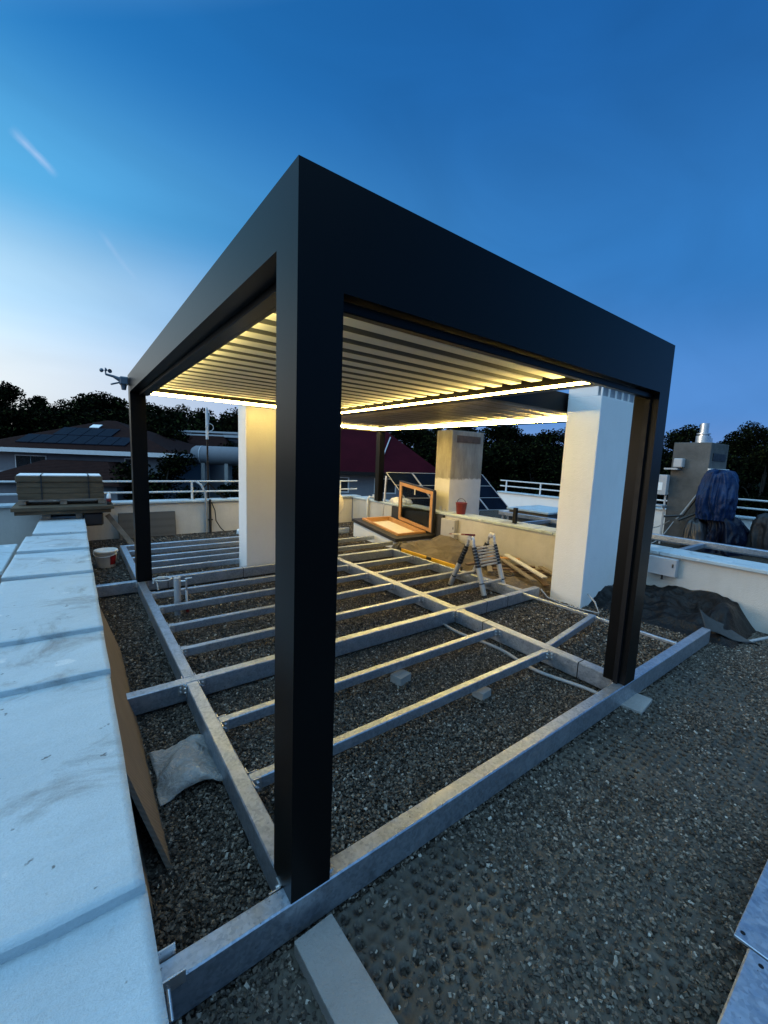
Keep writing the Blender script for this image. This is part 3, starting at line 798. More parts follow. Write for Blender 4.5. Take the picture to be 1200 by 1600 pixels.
tag(m.build('cable', M['cable_black'], None, (11.8, 2.2, .5)), 'thick black cables looping beside the blue tarpaulin', 'cable')
m = MB(); m.tube(sag((13.28, 4.2, .5), (11.6, 2.7, .45), .35), .012, 6); m.tube(sag((11.6, 2.6, .45), (11.2, 3.1, GZ), .2), .012, 6)
tag(m.build('cable', M['cable_grey'], None, (12, 3, 0)), 'thin grey cables hanging in front of the white parapet', 'cable')

# neighbouring steel frame behind the right wall
nf = thing('steel_frame', 'raised grey steel frame on the neighbouring roof behind the right wall', 'frame', (8.7, 2, GZ))
for (x, zt) in ((8.62, .47), (8.95, .40)):
    MB().box(x, x+.12, -4.5, 5.75, zt-.10, zt, .006).build('beam', M['steel'], nf)
for y in (-3, 0.1, 3.0, 5.6):
    MB().box(8.65, 8.71, y, y+.06, GZ, .365).build('leg', M['steel'], nf)
for y in (1.1, -1.6, 4.2):
    MB().box(7.2, 8.615, y, y+.08, .36, .44, .005).build('cross_beam', M['steel'], nf)
MB().box(6.9, 7.0, -4.5, 4.6, .34, .43, .005).build('beam', M['steel'], nf)
for y in (-3, 0.1, 3.0):
    MB().box(6.92, 6.98, y, y+.06, GZ, .335).build('leg', M['steel'], nf)
pb = thing('post_stub', 'short black square stub standing on the right wall coping', 'post', (6.33, 3.6, .59))
MB().box(6.29, 6.36, 3.55, 3.62, .592, .90, .004).build('tube', M['black_metal'], pb)
MB().box(6.27, 6.38, 3.53, 3.64, .592, .60).build('base_plate', M['black_metal'], pb)

# roof hatch glass on the neighbouring roof
hc = at(848, 795, 11.2)
h = thing('roof_hatch', 'low flat roof light with a pane coloured like reflected sky beyond the right wall', 'roof light', (hc.x, hc.y, GZ))
MB().box(hc.x-.65, hc.x+.75, hc.y-.55, hc.y+.6, GZ, hc.z-.06, .01).build('curb', M['plaster_grey'], h)
MB().box(hc.x-.7, hc.x+.8, hc.y-.6, hc.y+.65, hc.z-.055, hc.z, .01).build('pane', M['coping_white'], h)  # pale colour stands in for sky reflected in the glass

# ================================================================== SOLAR PANELS
sp_ = thing('solar_array', 'tilted rack of dark solar panels behind the unfinished chimney', 'solar panels', (7.8, 5.9, GZ))
q0 = Vector((9.55, 6.05, .42)); q1 = Vector((5.55+.9, 6.75, .42))
ux = (q1-q0).normalized(); up_ = Vector((-.34, .82, .95)); hl = up_.length; up_.normalize()
Lx = (q1-q0).length; nrm_ = ux.cross(up_).normalized()
if nrm_.y > 0: nrm_ = -nrm_
ncol, nrow = 4, 3
for i in range(ncol):
    m = MB(); a = q0+ux*(Lx*i/ncol+.012); b_ = q0+ux*(Lx*(i+1)/ncol-.012)
    t_ = up_*(hl*1.02)
    m.hexa([a-nrm_*.03, b_-nrm_*.03, b_+t_-nrm_*.03, a+t_-nrm_*.03, a, b_, b_+t_, a+t_])
    pn = m.build('panel', M['panel_cell'], sp_)
    m = MB()
    for s_ in (a, b_):
        m.bar(s_+nrm_*.004, s_+t_+nrm_*.004, .020, .018, 0, nrm_)
    for j in range(nrow+1):
        c0 = a+t_*(j/nrow)+nrm_*.004; c1_ = b_+t_*(j/nrow)+nrm_*.004
        m.bar(c0, c1_, .012, .016, 0, nrm_)
    fr = m.build('panel_frame', M['grey_box'], pn)
for i in (0, 2, 4):
    m = MB(); top = q0+ux*(Lx*i/ncol)+up_*hl*.96; bt = Vector((top.x, top.y+.15, GZ))
    m.bar(top-nrm_*.06, bt, .04, .04); m.bar(q0+ux*(Lx*i/ncol)-nrm_*.06, Vector((q0+ux*(Lx*i/ncol)).to_tuple()[:2]+(GZ,))+Vector((0, .1, 0)), .04, .04)
    m.build('strut', M['aluminium'], sp_)

# ================================================================== ROOF WINDOW
sk = thing('roof_window', 'open timber roof window with raised sash in a white curb', 'roof window', (5.4, 6.4, GZ))
xa, xb, ya, yb = 4.90, 6.05, 5.54, 7.23
def skz(y, d=0.0): return -.02+(y-ya)/(yb-ya)*.20+d
m = MB(); m.hexa([(xa, ya, GZ-.02), (xb, ya, GZ-.02), (xb, yb, GZ-.02), (xa, yb, GZ-.02), (xa, ya, skz(ya)), (xb, ya, skz(ya)), (xb, yb, skz(yb)), (xa, yb, skz(yb))])
m.build('curb', M['plaster_white'], sk)
def slab(x0_, x1_, y0_, y1_, d0, d1):
    return [(x0_, y0_, skz(y0_, d0)), (x1_, y0_, skz(y0_, d0)), (x1_, y1_, skz(y1_, d0)), (x0_, y1_, skz(y1_, d0)),
            (x0_, y0_, skz(y0_, d1)), (x1_, y0_, skz(y0_, d1)), (x1_, y1_, skz(y1_, d1)), (x0_, y1_, skz(y1_, d1))]
m = MB()
for (a, b_, c0, d0) in ((xa-.03, xa+.17, ya-.03, yb+.02), (xb-.13, xb, ya-.03, yb+.02), (xa+.17, xb-.13, ya-.03, ya+.15), (xa+.17, xb-.13, yb-.11, yb+.02)):
    m.hexa(slab(a, b_, c0, d0, .003, .075))
m.build('flashing', M['lead_black'], sk)
m = MB()
for (a, b_, c0, d0) in ((xa+.172, xa+.225, ya+.152, yb-.112), (xb-.185, xb-.132, ya+.152, yb-.112), (xa+.227, xb-.187, ya+.152, ya+.20), (xa+.227, xb-.187, yb-.165, yb-.112)):
    m.hexa(slab(a, b_, c0, d0, .003, .115))
m.build('frame', M['pine'], sk)
m = MB(); m.hexa(slab(xa+.227, xb-.187, ya+.202, yb-.167, .0035, .012)); m.build('reveal', M['cream'], sk)
# open sash, upright along the hinge side
sxp = 5.95
def lidp(y, h, dx=0.0): return (sxp+dx, y, skz(y, .12)+h)
y0_, y1_, hh = 5.56, 6.78, .95
def lidbox(m, ya_, yb_, h0, h1, dx0, dx1):
    m.hexa([lidp(ya_, h0, dx0), lidp(ya_, h0, dx1), lidp(yb_, h0, dx1), lidp(yb_, h0, dx0), lidp(ya_, h1, dx0), lidp(ya_, h1, dx1), lidp(yb_, h1, dx1), lidp(yb_, h1, dx0)])
m = MB()
lidbox(m, y0_, y1_, 0, .08, 0, .05); lidbox(m, y0_, y1_, hh-.08, hh, 0, .05)
lidbox(m, y0_, y0_+.08, .08, hh-.08, 0, .05); lidbox(m, y1_-.08, y1_, .08, hh-.08, 0, .05)
sa = m.build('sash', M['pine'], sk)
m = MB(); lidbox(m, y0_-.02, y1_+.02, hh+.002, hh+.03, -.005, .085); lidbox(m, y0_-.03, y0_-.002, -.02, hh, .0, .085); lidbox(m, y1_+.002, y1_+.02, -.02, hh, .0, .085)
m.build('sash_cover', M['lead_black'], sa)
m = MB(); lidbox(m, y0_+.08, y1_-.08, .08, hh-.08, .02, .028)
tg = NT('sash_glass'); tg.p.inputs['Base Color'].default_value = (.75, .80, .80, 1); tg.p.inputs['Transmission Weight'].default_value = 1.0; tg.p.inputs['Roughness'].default_value = .02; tg.p.inputs['IOR'].default_value = 1.1
M['sash_glass'] = tg.m
m.build('glass', M['sash_glass'], sa)
m = MB(); ym = (y0_+y1_)/2; lidbox(m, ym-.012, ym+.012, hh-.20, hh-.06, -.025, -.003); m.build('handle', M['white_paint'], sa)
# upstand behind the sash
MB().box(6.052, 6.118, 5.3, 7.2, GZ, .53).build('upstand', M['lead_black'], sk)

# ================================================================== TOOLS AND LOOSE THINGS
# telescopic ladder folded into an A
ld = thing('telescopic_ladder', 'collapsed telescopic aluminium ladder standing like a trestle', 'ladder', (4.3, 2.7, GZ))
def P3(a, b, t_): return Vector(a).lerp(Vector(b), t_)
fA, fB = Vector((4.08, 2.40, GZ)), Vector((4.55, 2.40, GZ))
tA, tB = Vector((4.06, 2.68, .62)), Vector((4.53, 2.68, .62))
rA, rB = Vector((4.05, 3.08, GZ)), Vector((4.52, 3.08, GZ))
for a, b_ in ((fA, tA), (fB, tB), (rA, tA+Vector((0, .06, 0))), (rB, tB+Vector((0, .06, 0)))):
    st = MB().cyl(P3(a, b_, .03), P3(a, b_, .55), .039, None, 16)
    st.cyl(P3(a, b_, .55), P3(a, b_, .92), .030, None, 14)
    so_ = st.build('stile', M['alu_pale'], ld)
    m = MB()
    for k in range(7):
        t0_ = .52+.052*k; m.cyl(P3(a, b_, t0_), P3(a, b_, t0_+.042), 0.0435-.001*k, None, 16)
    m.build('collar', M['black_plastic'], so_)
    MB().cyl(P3(a, b_, .235), P3(a, b_, .255), .042, None, 14).build('lock_ring', M['black_plastic'], so_)
    MB().cyl(P3(a, b_, 0), P3(a, b_, .05), .045, .042, 14).build('foot', M['black_plastic'], so_)
for (a, b_, ta, tb) in ((fA, fB, tA, tB), (rA, rB, tA, tB)):
    for k in range(7 if a is fA else 0):
        t0_ = .545+.052*k
        m = MB().bar(P3(a, ta, t0_), P3(b_, tb, t0_), .030, .024, .005); m.build('rung', M['alu_pale'], ld)
    MB().bar(P3(a, ta, .25), P3(b_, tb, .25), .045, .03, .006).build('rung', M['alu_pale'], ld)
for a in (tA, tB):
    m = MB(); pts = [a+Vector((0, -.025, -.07)), a+Vector((0, -.02, .0)), a+Vector((0, .01, .055)), a+Vector((0, .05, .055)), a+Vector((0, .08, .0)), a+Vector((0, .085, -.07))]
    m.tube(pts, .022, 10); m.cyl(a+Vector((-.04, .03, .03)), a+Vector((.04, .03, .03)), .035, None, 14)
    m.build('hinge', M['aluminium'], ld)

# yellow spirit level lying on the outer beam
lv = thing('spirit_level', 'long yellow spirit level lying on the beam beside the brown sheet', 'spirit level', (4.40, 3.9, .0))
MB().box(4.372, 4.402, 3.15, 4.72, .0, .058, .004).build('body', M['yellow_paint'], lv)
m = MB().box(4.368, 4.406, 3.86, 3.99, .012, .061, .004); m.build('vial_window', M['black_plastic'], lv)
for y in (3.148, 4.70): MB().box(4.369, 4.405, y, y+.02, -.001, .060).build('end_cap', M['black_plastic'], lv)

# red and white board lying on the sheet
bd = thing('barrier_board', 'white board with red ends lying from the ladder top down to the brown sheet', 'board', (5.3, 4.0, .1))
p0_, p1_ = Vector((5.62, 4.55, .27)), Vector((4.02, 2.70, .70))
def brd(a, b_, w=.15, t_=.022): return MB().bar(a, b_, w, t_, .003)
brd(p0_.lerp(p1_, .20), p0_.lerp(p1_, .80)).build('plank', M['white_paint'], bd)
brd(p0_, p0_.lerp(p1_, .198), .15, .024).build('red_end', M['red_plastic'], bd)
brd(p0_.lerp(p1_, .802), p1_, .15, .024).build('red_end', M['red_plastic'], bd)

# brown sheet over materials next to the wall
def brown(u, v):
    x = 4.52+1.50*u; y = 2.05+3.35*v
    hh_ = .05 + .20*max(0, min(1, (v-.38)*4))*(.55+.45*u) + .03*math.sin(6*u+3*v) + .025*math.sin(11*v+4*u) + .018*math.sin(23*u+9*v)
    q_ = Vector((x*1.6, y*1.6, 1.0)); hh_ += .07*(.45-abs(MN.noise(q_*1.4))*1.7) + .022*(.5-abs(MN.noise(q_*4))*2)
    hh_ = max(.004, hh_)
    lift = .16*max(0, 1-abs(v-.86)*6)*(1-u)**2
    edge = min(u, 1-u, v, 1-v)*10
    hh_ = hh_*min(1, .25+edge) + lift
    return (x + .05*math.sin(9*v)*(1-u) - .12*(1-u)*max(0, v-.5), y + .08*math.sin(5*u), GZ+.008+hh_)
m = MB().grid(brown, 60, 110, True, .006)
tag(m.build('brown_sheet', M['tarp_brown'], None, (5.2, 3.7, GZ)), 'crumpled brown membrane sheet spread along the foot of the right wall', 'sheet')
m = drape((4.62, 5.02), [(GZ, .22, .16, 0, 0), (-.05, .21, .15, 0, 0), (.05, .16, .12, .02, 0), (.10, .06, .05, .03, 0)], 32, 21, .12)
tag(m.build('membrane_roll', M['lead_black'], None, (4.62, 5.02, GZ)), 'black folded membrane end next to the roof window curb', 'membrane')
# timber and aluminium offcuts on the sheet
cut = [((5.12, 2.28), (5.95, 3.65), .10, 'wood_grey', 'pale plank offcut nearest the ladder'),
       ((5.30, 2.22), (6.02, 3.50), .15, 'white_paint', 'white plank lying over the pale offcut'),
       ((5.35, 3.55), (6.0, 2.85), .06, 'wood_dark', 'dark batten crossing under the planks near the wall'),
       ((5.25, 3.25), (6.0, 2.60), .055, 'wood_dark', 'dark batten in the middle of the plank heap'),
       ((5.40, 2.95), (6.03, 2.35), .05, 'wood_dark', 'dark batten closest to the white chimney'),
       ((5.62, 2.10), (6.0, 2.75), .09, 'wood_grey', 'short grey offcut at the chimney end of the heap')]
cut += [((5.00, 3.05), (5.98, 3.95), .075, 'wood_grey', 'long grey batten behind the pale planks'),
        ((5.55, 3.95), (6.03, 3.20), .12, 'pine', 'short orange pine batten leaning against the warm lit wall'),
        ((5.20, 2.12), (5.62, 2.62), .06, 'wood_dark', 'small dark block offcut under the white plank end'),
        ((4.95, 3.55), (5.60, 3.40), .10, 'wood_dark', 'dark board lying across the brown sheet behind the ladder')]
for (a, b_, z, mt, lb) in cut:
    m = MB().bar((a[0], a[1], GZ+z+.03), (b_[0], b_[1], GZ+z+.05), .085, .028, .003)
    tag(m.build('plank', M[mt], None, ((a[0]+b_[0])/2, (a[1]+b_[1])/2, GZ+z)), lb, 'plank', 'offcuts heaped by the right wall')
pts = [(5.02+.13*math.cos(k*.35), 2.78+.16*math.sin(k*.35), GZ+.085+.002*k) for k in range(36)]
tag(MB().tube(pts, .010, 6).build('cable_coil', M['cable_black'], None, (5.02, 2.78, GZ)), 'black cable coil lying on the brown sheet', 'cable')

# red bucket on the coping
rb = thing('bucket', 'small red bucket standing on the right wall coping', 'bucket', (6.33, 5.02, .592))
c_ = (6.33, 5.02, .593)
MB().lathe(c_, [(.001, 0), (.095, 0), (.10, .01), (.125, .24), (.132, .245), (.132, .255), (.122, .255), (.098, .02), (.001, .02)], 28).build('body', M['red_plastic'], rb)
pts = [(6.33+.0*k, 5.02+.128*math.cos(math.pi*k/12), .593+.245+.10*math.sin(math.pi*k/12)) for k in range(13)]
MB().tube(pts, .006, 6).build('handle', M['black_plastic'], rb)
for (yy_, z_, lb) in ((5.62, .10, 'taller little fitting left on the coping by the unfinished chimney'), (5.48, .055, 'lower little fitting left on the coping by the unfinished chimney')):
    m = MB(); m.cyl((6.28, yy_, .593), (6.28, yy_, .593+z_), .022, None, 12); m.cyl((6.28, yy_-.03, .593+z_*.6), (6.28, yy_+.03, .593+z_*.6), .012, None, 8)
    tag(m.build('pipe_fitting', M['aluminium'], None, (6.28, yy_, .592)), lb, 'fitting')

# white paint bucket with lettered label
wb = thing('bucket', 'white builder bucket with dark red label beside the left wall', 'bucket', (-.25, 6.72, GZ))
c_ = (-.25, 6.72, GZ+.012)
MB().lathe(c_, [(.001, 0), (.125, 0), (.13, .01), (.158, .25), (.17, .255), (.17, .275), (.162, .285), (.150, .285), (.125, .03), (.001, .03)], 32).build('body', M['white_plastic'], wb)
m = MB(); V = []; n = 10
for k in range(n+1):
    a = -1.25+.75*k/n
    for (r, z) in ((.1375, .05), (.1545, .20)): V.append((c_[0]+r*math.cos(a), c_[1]+r*math.sin(a), c_[2]+z))
m.add(V, [(2*k, 2*k+2, 2*k+3, 2*k+1) for k in range(n)], True); m.build('label_sticker', M['red_plastic'], wb)
pts = [(c_[0]+.172*math.cos(-.3-math.pi*k/14), c_[1]+.172*math.sin(-.3-math.pi*k/14), c_[2]+.26-.07*math.sin(math.pi*k/14)) for k in range(15)]
MB().tube(pts, .005, 6).build('handle', M['aluminium'], wb)

# pallet stack on the parapet end
ps = thing('slab_stack', 'strapped stack of brown packed boards on a low pallet', 'stack', (-.8, 8.6, .44))
m = MB(); z = .80
for k in range(4):
    h_ = .104
    m.box(-1.43+RNG.uniform(-.012, .012), -.17+RNG.uniform(-.012, .012), 8.28+RNG.uniform(-.008, .01), 8.95, z, z+h_-.003, .006); z += h_
m.build('pack', M['card_pack'], ps)
MB().box(-1.42, -.2, 8.30, 8.93, z, z+.02, .004).build('top_sheet', M['label_white'], ps)
m = MB()
for x in (-1.1, -.41): m.box(x, x+.022, 8.262, 8.266, .80, z+.024); m.box(x, x+.022, 8.262, 8.95, z+.0205, z+.024)
m.build('strap', M['black_plastic'], ps)
m = MB()
for y in (8.27, 8.58, 8.87): m.box(-1.42, -.16, y, y+.09, .775, .798)
for x in (-1.42, -.84, -.26):
    m.box(x, x+.10, 8.28, 8.95, .70, .774)
m.build('pallet', M['wood_grey'], ps)
bs = thing('board_pile', 'flat grey boards under the strapped stack, across the wall end', 'boards', (-.8, 8.5, .44))
m = MB(); m.box(-1.50, -.03, 7.95, 9.0, .625, .69, .004); m.box(-1.46, -.08, 8.0, 8.95, .555, .622, .004); m.build('sheet', M['card_pack'], bs)
m = MB(); m.box(-1.1, -.98, 8.1, 8.9, .46, .552); m.box(-.62, -.52, 8.1, 8.9, .46, .552); m.build('bearer', M['wood_grey'], bs)
MB().box(-.50, -.2, 8.05, 8.9, .30, .552, .03).build('wrap', M['dark_bag'], bs)
bo = thing('drink_bottle', 'small clear bottle with dark drink and red label on the boards', 'bottle', (-.10, 8.1, .69))
c_ = (-.10, 8.1, .691)
MB().lathe(c_, [(.001, 0), (.036, 0), (.040, .02), (.036, .06)], 18).build('drink', M['black_plastic'], bo)
MB().lathe(c_, [(.0365, .06), (.041, .065), (.041, .115), (.037, .12)], 18).build('label_band', M['red_plastic'], bo)
MB().lathe(c_, [(.037, .12), (.040, .14), (.032, .19), (.014, .225), (.014, .24), (.001, .24)], 18).build('neck', M['label_white'], bo)

# boards and panels near the left and far walls
m = MB().bar((-.12, 8.45, .45), (.28, 8.25, -.17), .09, .03, .004, (0, 1, 0))
tag(m.build('plank', M['wood_grey'], None, (.1, 8.35, GZ)), 'grey plank leaning down from the boards beside the stack', 'plank')
m = MB()
R_ = Matrix.Rotation(rad(-8), 3, 'X')
m.obox((.66, 9.08, .10), (1.12, .03, .57), R_, .015)
tag(m.build('perforated_panel', M['perf_board'], None, (.66, 9.08, GZ)), 'brown perforated board leaning on the far wall', 'panel')
m = MB().hexa([(-.44, .78, GZ), (-.30, .60, GZ), (-.36, 3.25, GZ), (-.46, 3.25, GZ), (-.515, .80, .33), (-.495, .62, .31), (-.44, 3.2, .36), (-.51, 3.25, .36)])
m = MB(); 
def lean(y0_, y1_, xb_, xt, zt, th):
    return MB().hexa([(xb_-th, y0_, GZ+.01), (xb_, y0_, GZ+.01), (xb_, y1_, GZ+.01), (xb_-th, y1_, GZ+.01), (xt-th, y0_+.10, zt), (xt, y0_+.10, zt), (xt, y1_, zt), (xt-th, y1_, zt)])
tag(lean(.60, 3.2, -.325, -.49, .345, .022).build('insulation_board', M['ribbed_board'], None, (-.4, 1.9, GZ)), 'long ribbed brown board leaning against the left wall', 'board')
tag(lean(.42, 1.9, -.425, -.515, .28, .015).build('insulation_board', M['wood_grey'], None, (-.45, 1.2, GZ)), 'thinner board tucked behind the ribbed brown one', 'board')
def film(u, v):
    x = -.31+.325*u; y = .97+.47*v; p = Vector((x*6, y*6, 2.2))
    z = GZ+.05+.085*(max(0, math.sin(math.pi*u)*math.sin(math.pi*v)))**.45+.05*MN.noise(p*.7)+.03*(.5-abs(MN.noise(p*.8)*1.8))+.007*(.5-abs(MN.noise(p*2.8))*2)
    return (x+.035*MN.noise(p*.6+Vector((4, 0, 0))), y+.06*MN.noise(p*.55+Vector((0, 6, 0))), max(z, GZ+.034))
tag(MB().grid(film, 40, 44, True, .004).build('plastic_sack', M['plastic_film'], None, (-.15, 1.2, GZ)), 'lumpy grey plastic sack on the dark gravel beside the left base beam', 'sack')
# paving blocks used as pads
m = MB().hexa([(-.005, -.62, GZ), (.19, -.62, GZ), (.172, -.045, GZ), (.008, -.035, GZ), (-.005, -.62, -.125), (.19, -.62, -.125), (.172, -.045, -.125), (.008, -.035, -.125)])
b = bmesh.new(); 
tag(MB().obox((.09, -.34, -.150), (.172, .60, .07), Matrix.Rotation(rad(2.0), 3, 'Z'), .006, 2).build('paving_block', M['concrete'], None, (.09, -.34, GZ)), 'long pale concrete block at the foot of the nearest post', 'paving block')
tag(MB().obox((3.05, -.045, -.178), (.30, .17, .05), Matrix.Rotation(rad(6), 3, 'Z'), .006, 2).build('paving_block', M['concrete'], None, (3.05, -.045, GZ)), 'grey concrete pad poking out under the beam by the right post', 'paving block')
tag(MB().obox((1.62, 1.30, -.145), (.15, .12, .075), Matrix.Rotation(rad(12), 3, 'Z'), .006, 2).build('paving_block', M['concrete'], None, (1.62, 1.30, GZ)), 'small concrete block under the second joist', 'paving block')
tag(MB().obox((2.05, .75, -.150), (.13, .11, .066), Matrix.Rotation(rad(8), 3, 'Z'), .006, 2).build('paving_block', M['concrete'], None, (2.05, .75, GZ)), 'small concrete block half buried under the first joist', 'paving block')
# steel beam at the lower right
bb = thing('steel_beam', 'loose galvanised steel beam with end plate at the lower right', 'beam', (1.6, -1.2, GZ))
MB().box(.30, 1.345, -1.27, -1.115, -.15, -.001, .006).build('beam', M['steel'], bb)
m = MB().box(1.35, 3.4, -1.30, -1.07, -.014, -.001, .002); m.build('plate', M['steel'], bb)
MB().box(1.352, 3.4, -1.26, -1.125, -.155, -.016, .004).build('web', M['steel'], bb)
m = MB()
for (x, y) in ((1.385, -1.09), (1.30, -1.16)): m.cyl((x, y, -.004), (x, y, .0006), .008, None, 12)
m.build('bolt_hole', M['black_metal'], bb)

# black membrane heap at the right wall
def heap(u, v):
    x = 5.10+.98*u; y = -.20+1.95*v
    p = Vector((x*2.0, y*2.0, 3.1))
    h_ = .09+.17*u + .10*MN.noise(p*.7) + .09*(.5-abs(MN.noise(p*1.1+Vector((5, 0, 0))))*1.6) + .035*(.5-abs(MN.noise(p*3.1))*2) + .016*MN.noise(p*7)
    h_ += .14*math.exp(-((v-.12)/.08)**2)*math.exp(-((u-.5)/.25)**2)
    e = min(u*1.3, (1-u)*4+.3, v*2.2, (1-v)*3)*4
    return (x+.06*MN.noise(p*.9+Vector((9, 1, 0))), y+.07*MN.noise(p*.8+Vector((2, 7, 0))), GZ+.012+max(.0, h_)*min(1, e))
tag(MB().grid(heap, 70, 120, True, .006).build('black_sheet', M['tarp_black'], None, (5.6, .8, GZ)), 'crumpled black membrane heaped between beam end and right wall', 'sheet')
def flap(u, v):
    s_ = v
    x = 5.06+.10*u+.46*s_*1.0+.05*math.sin(3*s_); y = .10-.40*s_+.11*u
    return (x, y-.05, GZ+.02+(.14+.10*u)*(1-s_)**1.5+.10*u*(1-s_)+.015*math.sin(9*s_+3*u))
tag(MB().grid(flap, 14, 30, True, .005).build('membrane_flap', M['felt'], None, (5.3, -.1, GZ)), 'grey membrane strip folding down at the front beam end', 'membrane')
m = MB().tube([(5.45, -.22, GZ+.025), (5.9, -.35, GZ+.025), (6.08, -.42, GZ+.025), (6.09, -2, GZ+.025)], .018, 8)
tag(m.build('conduit', M['cable_grey'], None, (5.9, -.4, GZ)), 'pale pipe lying at the foot of the right wall', 'pipe')

# conduit snaking along the right beam
pts = []
for k in range(40):
    t_ = k/39; pts.append((2.90-.10*math.sin(t_*math.pi*2.0)**2-.02+.12*(1-t_)*0, 2.3-2.15*t_, GZ+.035+.012*math.sin(9*t_)))
pts += [(2.90, .12, GZ+.06), (2.93, .10, -.08)]
tag(MB().tube(pts, .016, 8).build('conduit', M['cable_grey'], None, (2.85, 1.2, GZ)), 'grey conduit snaking beside the right base beam', 'conduit')
m = MB().tube([(4.72, 1.92, -.02), (4.70, 1.80, -.10), (4.80, 1.62, GZ+.02), (4.82, 1.35, GZ+.03), (4.88, 1.15, GZ+.03), (4.95, 1.25, -.05), (5.0, 1.38, .02)], .011, 8)
tag(m.build('cable', M['cable_grey'], None, (4.8, 1.6, GZ)), 'thin grey cable around the white chimney foot', 'cable')
# water standpipe between the joists
wp = thing('water_tap', 'dark standpipe with a small tap rising between the joists', 'tap', (.31, 3.92, GZ))
MB().cyl((.31, 3.92, GZ), (.31, 3.92, .275), .038, None, 16).build('pipe', M['grey_box'], wp)
m = MB(); m.cyl((.345, 3.90, .23), (.40, 3.88, .23), .012, None, 10); m.cyl((.40, 3.88, .25), (.40, 3.88, .12), .012, None, 10); m.bar((.385, 3.88, .262), (.46, 3.86, .268), .018, .01, .003)
m.build('tap', M['aluminium'], wp)
MB().tube([(.40, 3.88, .11), (.402, 3.88, 0), (.405, 3.87, -.10)], .014, 8).build('hose', M['white_paint'], wp)
MB().cyl((.405, 3.87, -.15), (.405, 3.87, -.10), .02, None, 10).build('coupling', M['red_plastic'], wp)
pts = [(.16, 4.70, .01), (.17, 4.72, .06), (.22, 4.70, .09), (.32, 4.66, .09), (.37, 4.62, .075), (.33, 4.60, .06), (.24, 4.64, .05), (.18, 4.68, .055), (.2, 4.66, .02), (.21, 4.66, -.07)]
tag(MB().tube(pts, .010, 8).build('cable', M['white_paint'], None, (.25, 4.66, 0)), 'short white cable looped at the far left post foot', 'cable')
# electrical boxes
for (y0_, y1_, z0_, z1_, lb) in ((4.88, 5.30, .05, .50, 'grey electrical box on the warm lit part of the right wall'), (.70, 1.05, .275, .545, 'grey electrical box on the bluish part of the right wall')):
    e = thing('electrical_box', lb, 'electrical box', (6.1, (y0_+y1_)/2, z0_))
    MB().box(6.00, 6.118, y0_, y1_, z0_, z1_-.02, .006).build('body', M['grey_box'], e)
    MB().box(5.994, 6.0, y0_+.03, y0_+.05, (z0_+z1_)/2, (z0_+z1_)/2+.05, .002).build('latch', M['black_plastic'], e)
    MB().cyl((6.06, (y0_+y1_)/2, z0_), (6.06, (y0_+y1_)/2, z0_-.07), .014, None, 8).build('cable_gland', M['black_plastic'], e)
# vertical cable and hose on the far wall
m = MB().tube([(1.72, 9.30, 1.05), (1.80, 9.18, .98), (1.88, 9.13, .80), (1.90, 9.13, .55), (1.90, 9.17, .3), (1.90, 9.17, -.15)], .025, 8)
tag(m.build('hose', M['cable_grey'], None, (1.9, 9.17, GZ)), 'grey hose hanging from the far railing to the roof', 'hose')
m = MB(); m.cyl((2.0, 9.17, GZ), (2.0, 9.17, .62), .03, None, 10); m.bar((1.95, 9.19, .12), (2.06, 9.19, .12), .04, .03)
tag(m.build('cable_duct', M['cable_black'], None, (2.0, 9.17, GZ)), 'black vertical duct on the far wall by the grey hose', 'duct')
m = MB().tube([(2.03, 9.15, .55), (2.10, 9.12, .35), (2.12, 9.12, .1), (2.22, 9.10, -.08), (2.3, 9.08, GZ+.02)], .013, 6)
tag(m.build('cable', M['cable_black'], None, (2.1, 9.12, GZ)), 'black cable drooping beside the vertical duct', 'cable')
ms = thing('antenna_mast', 'slim mast with white antenna tube on the far wall', 'antenna', (2.0, 9.42, .61))
x_, y_ = at(320, 700, 10.3).x, 9.45
MB().cyl((x_, y_, .61), (x_, y_, 2.10), .022, None, 10).build('mast', M['black_metal'], ms)
m = MB(); m.cyl((x_, y_, 2.06), (x_, y_, 2.78), .034, None, 14); m.cyl((x_, y_, 2.78), (x_, y_, 2.82), .02, None, 10); m.build('antenna', M['white_paint'], ms)
pts = [(x_+.05+.09*math.sin(k*.5), y_-.03, 2.35-.09*math.cos(k*.5)) for k in range(13)]
MB().tube(pts+[(x_+.05, y_-.03, 2.7), (x_+.02, y_, 2.74)], .008, 6).build('cable_loop', M['white_paint'], ms)
m = MB()
for sx in (-1, 1): m.bar((x_, y_, 1.0), (x_+sx*.38, y_-.02, .625), .03, .03); m.box(x_+sx*.38-.06, x_+sx*.38+.06, y_-.08, y_+.04, .613, .628)
m.build('brace', M['black_metal'], ms)
# white pipe on the far part of the right wall
m = MB().tube([(6.30, 8.35, .62), (6.12, 8.34, .66), (6.06, 8.33, .60), (6.06, 8.33, .3), (6.06, 8.33, GZ)], .032, 10)
m.cyl((6.30, 8.36, .60), (6.30, 8.36, .72), .05, None, 12)
tag(m.build('vent_pipe', M['white_paint'], None, (6.06, 8.33, GZ)), 'white pipe bent over the right wall near the rear canopy post', 'pipe')
# pale sack on the wall near the rear canopy post
m = drape((6.33, 7.15), [(.592, .20, .36, 0, 0), (.64, .215, .38, 0, 0), (.70, .18, .33, 0, 0), (.735, .08, .15, 0, 0)], 36, 31, .05)
tag(m.build('sack', M['white_plastic'], None, (6.33, 7.15, .59)), 'pale folded sack lying on the right wall behind the roof window', 'sack')
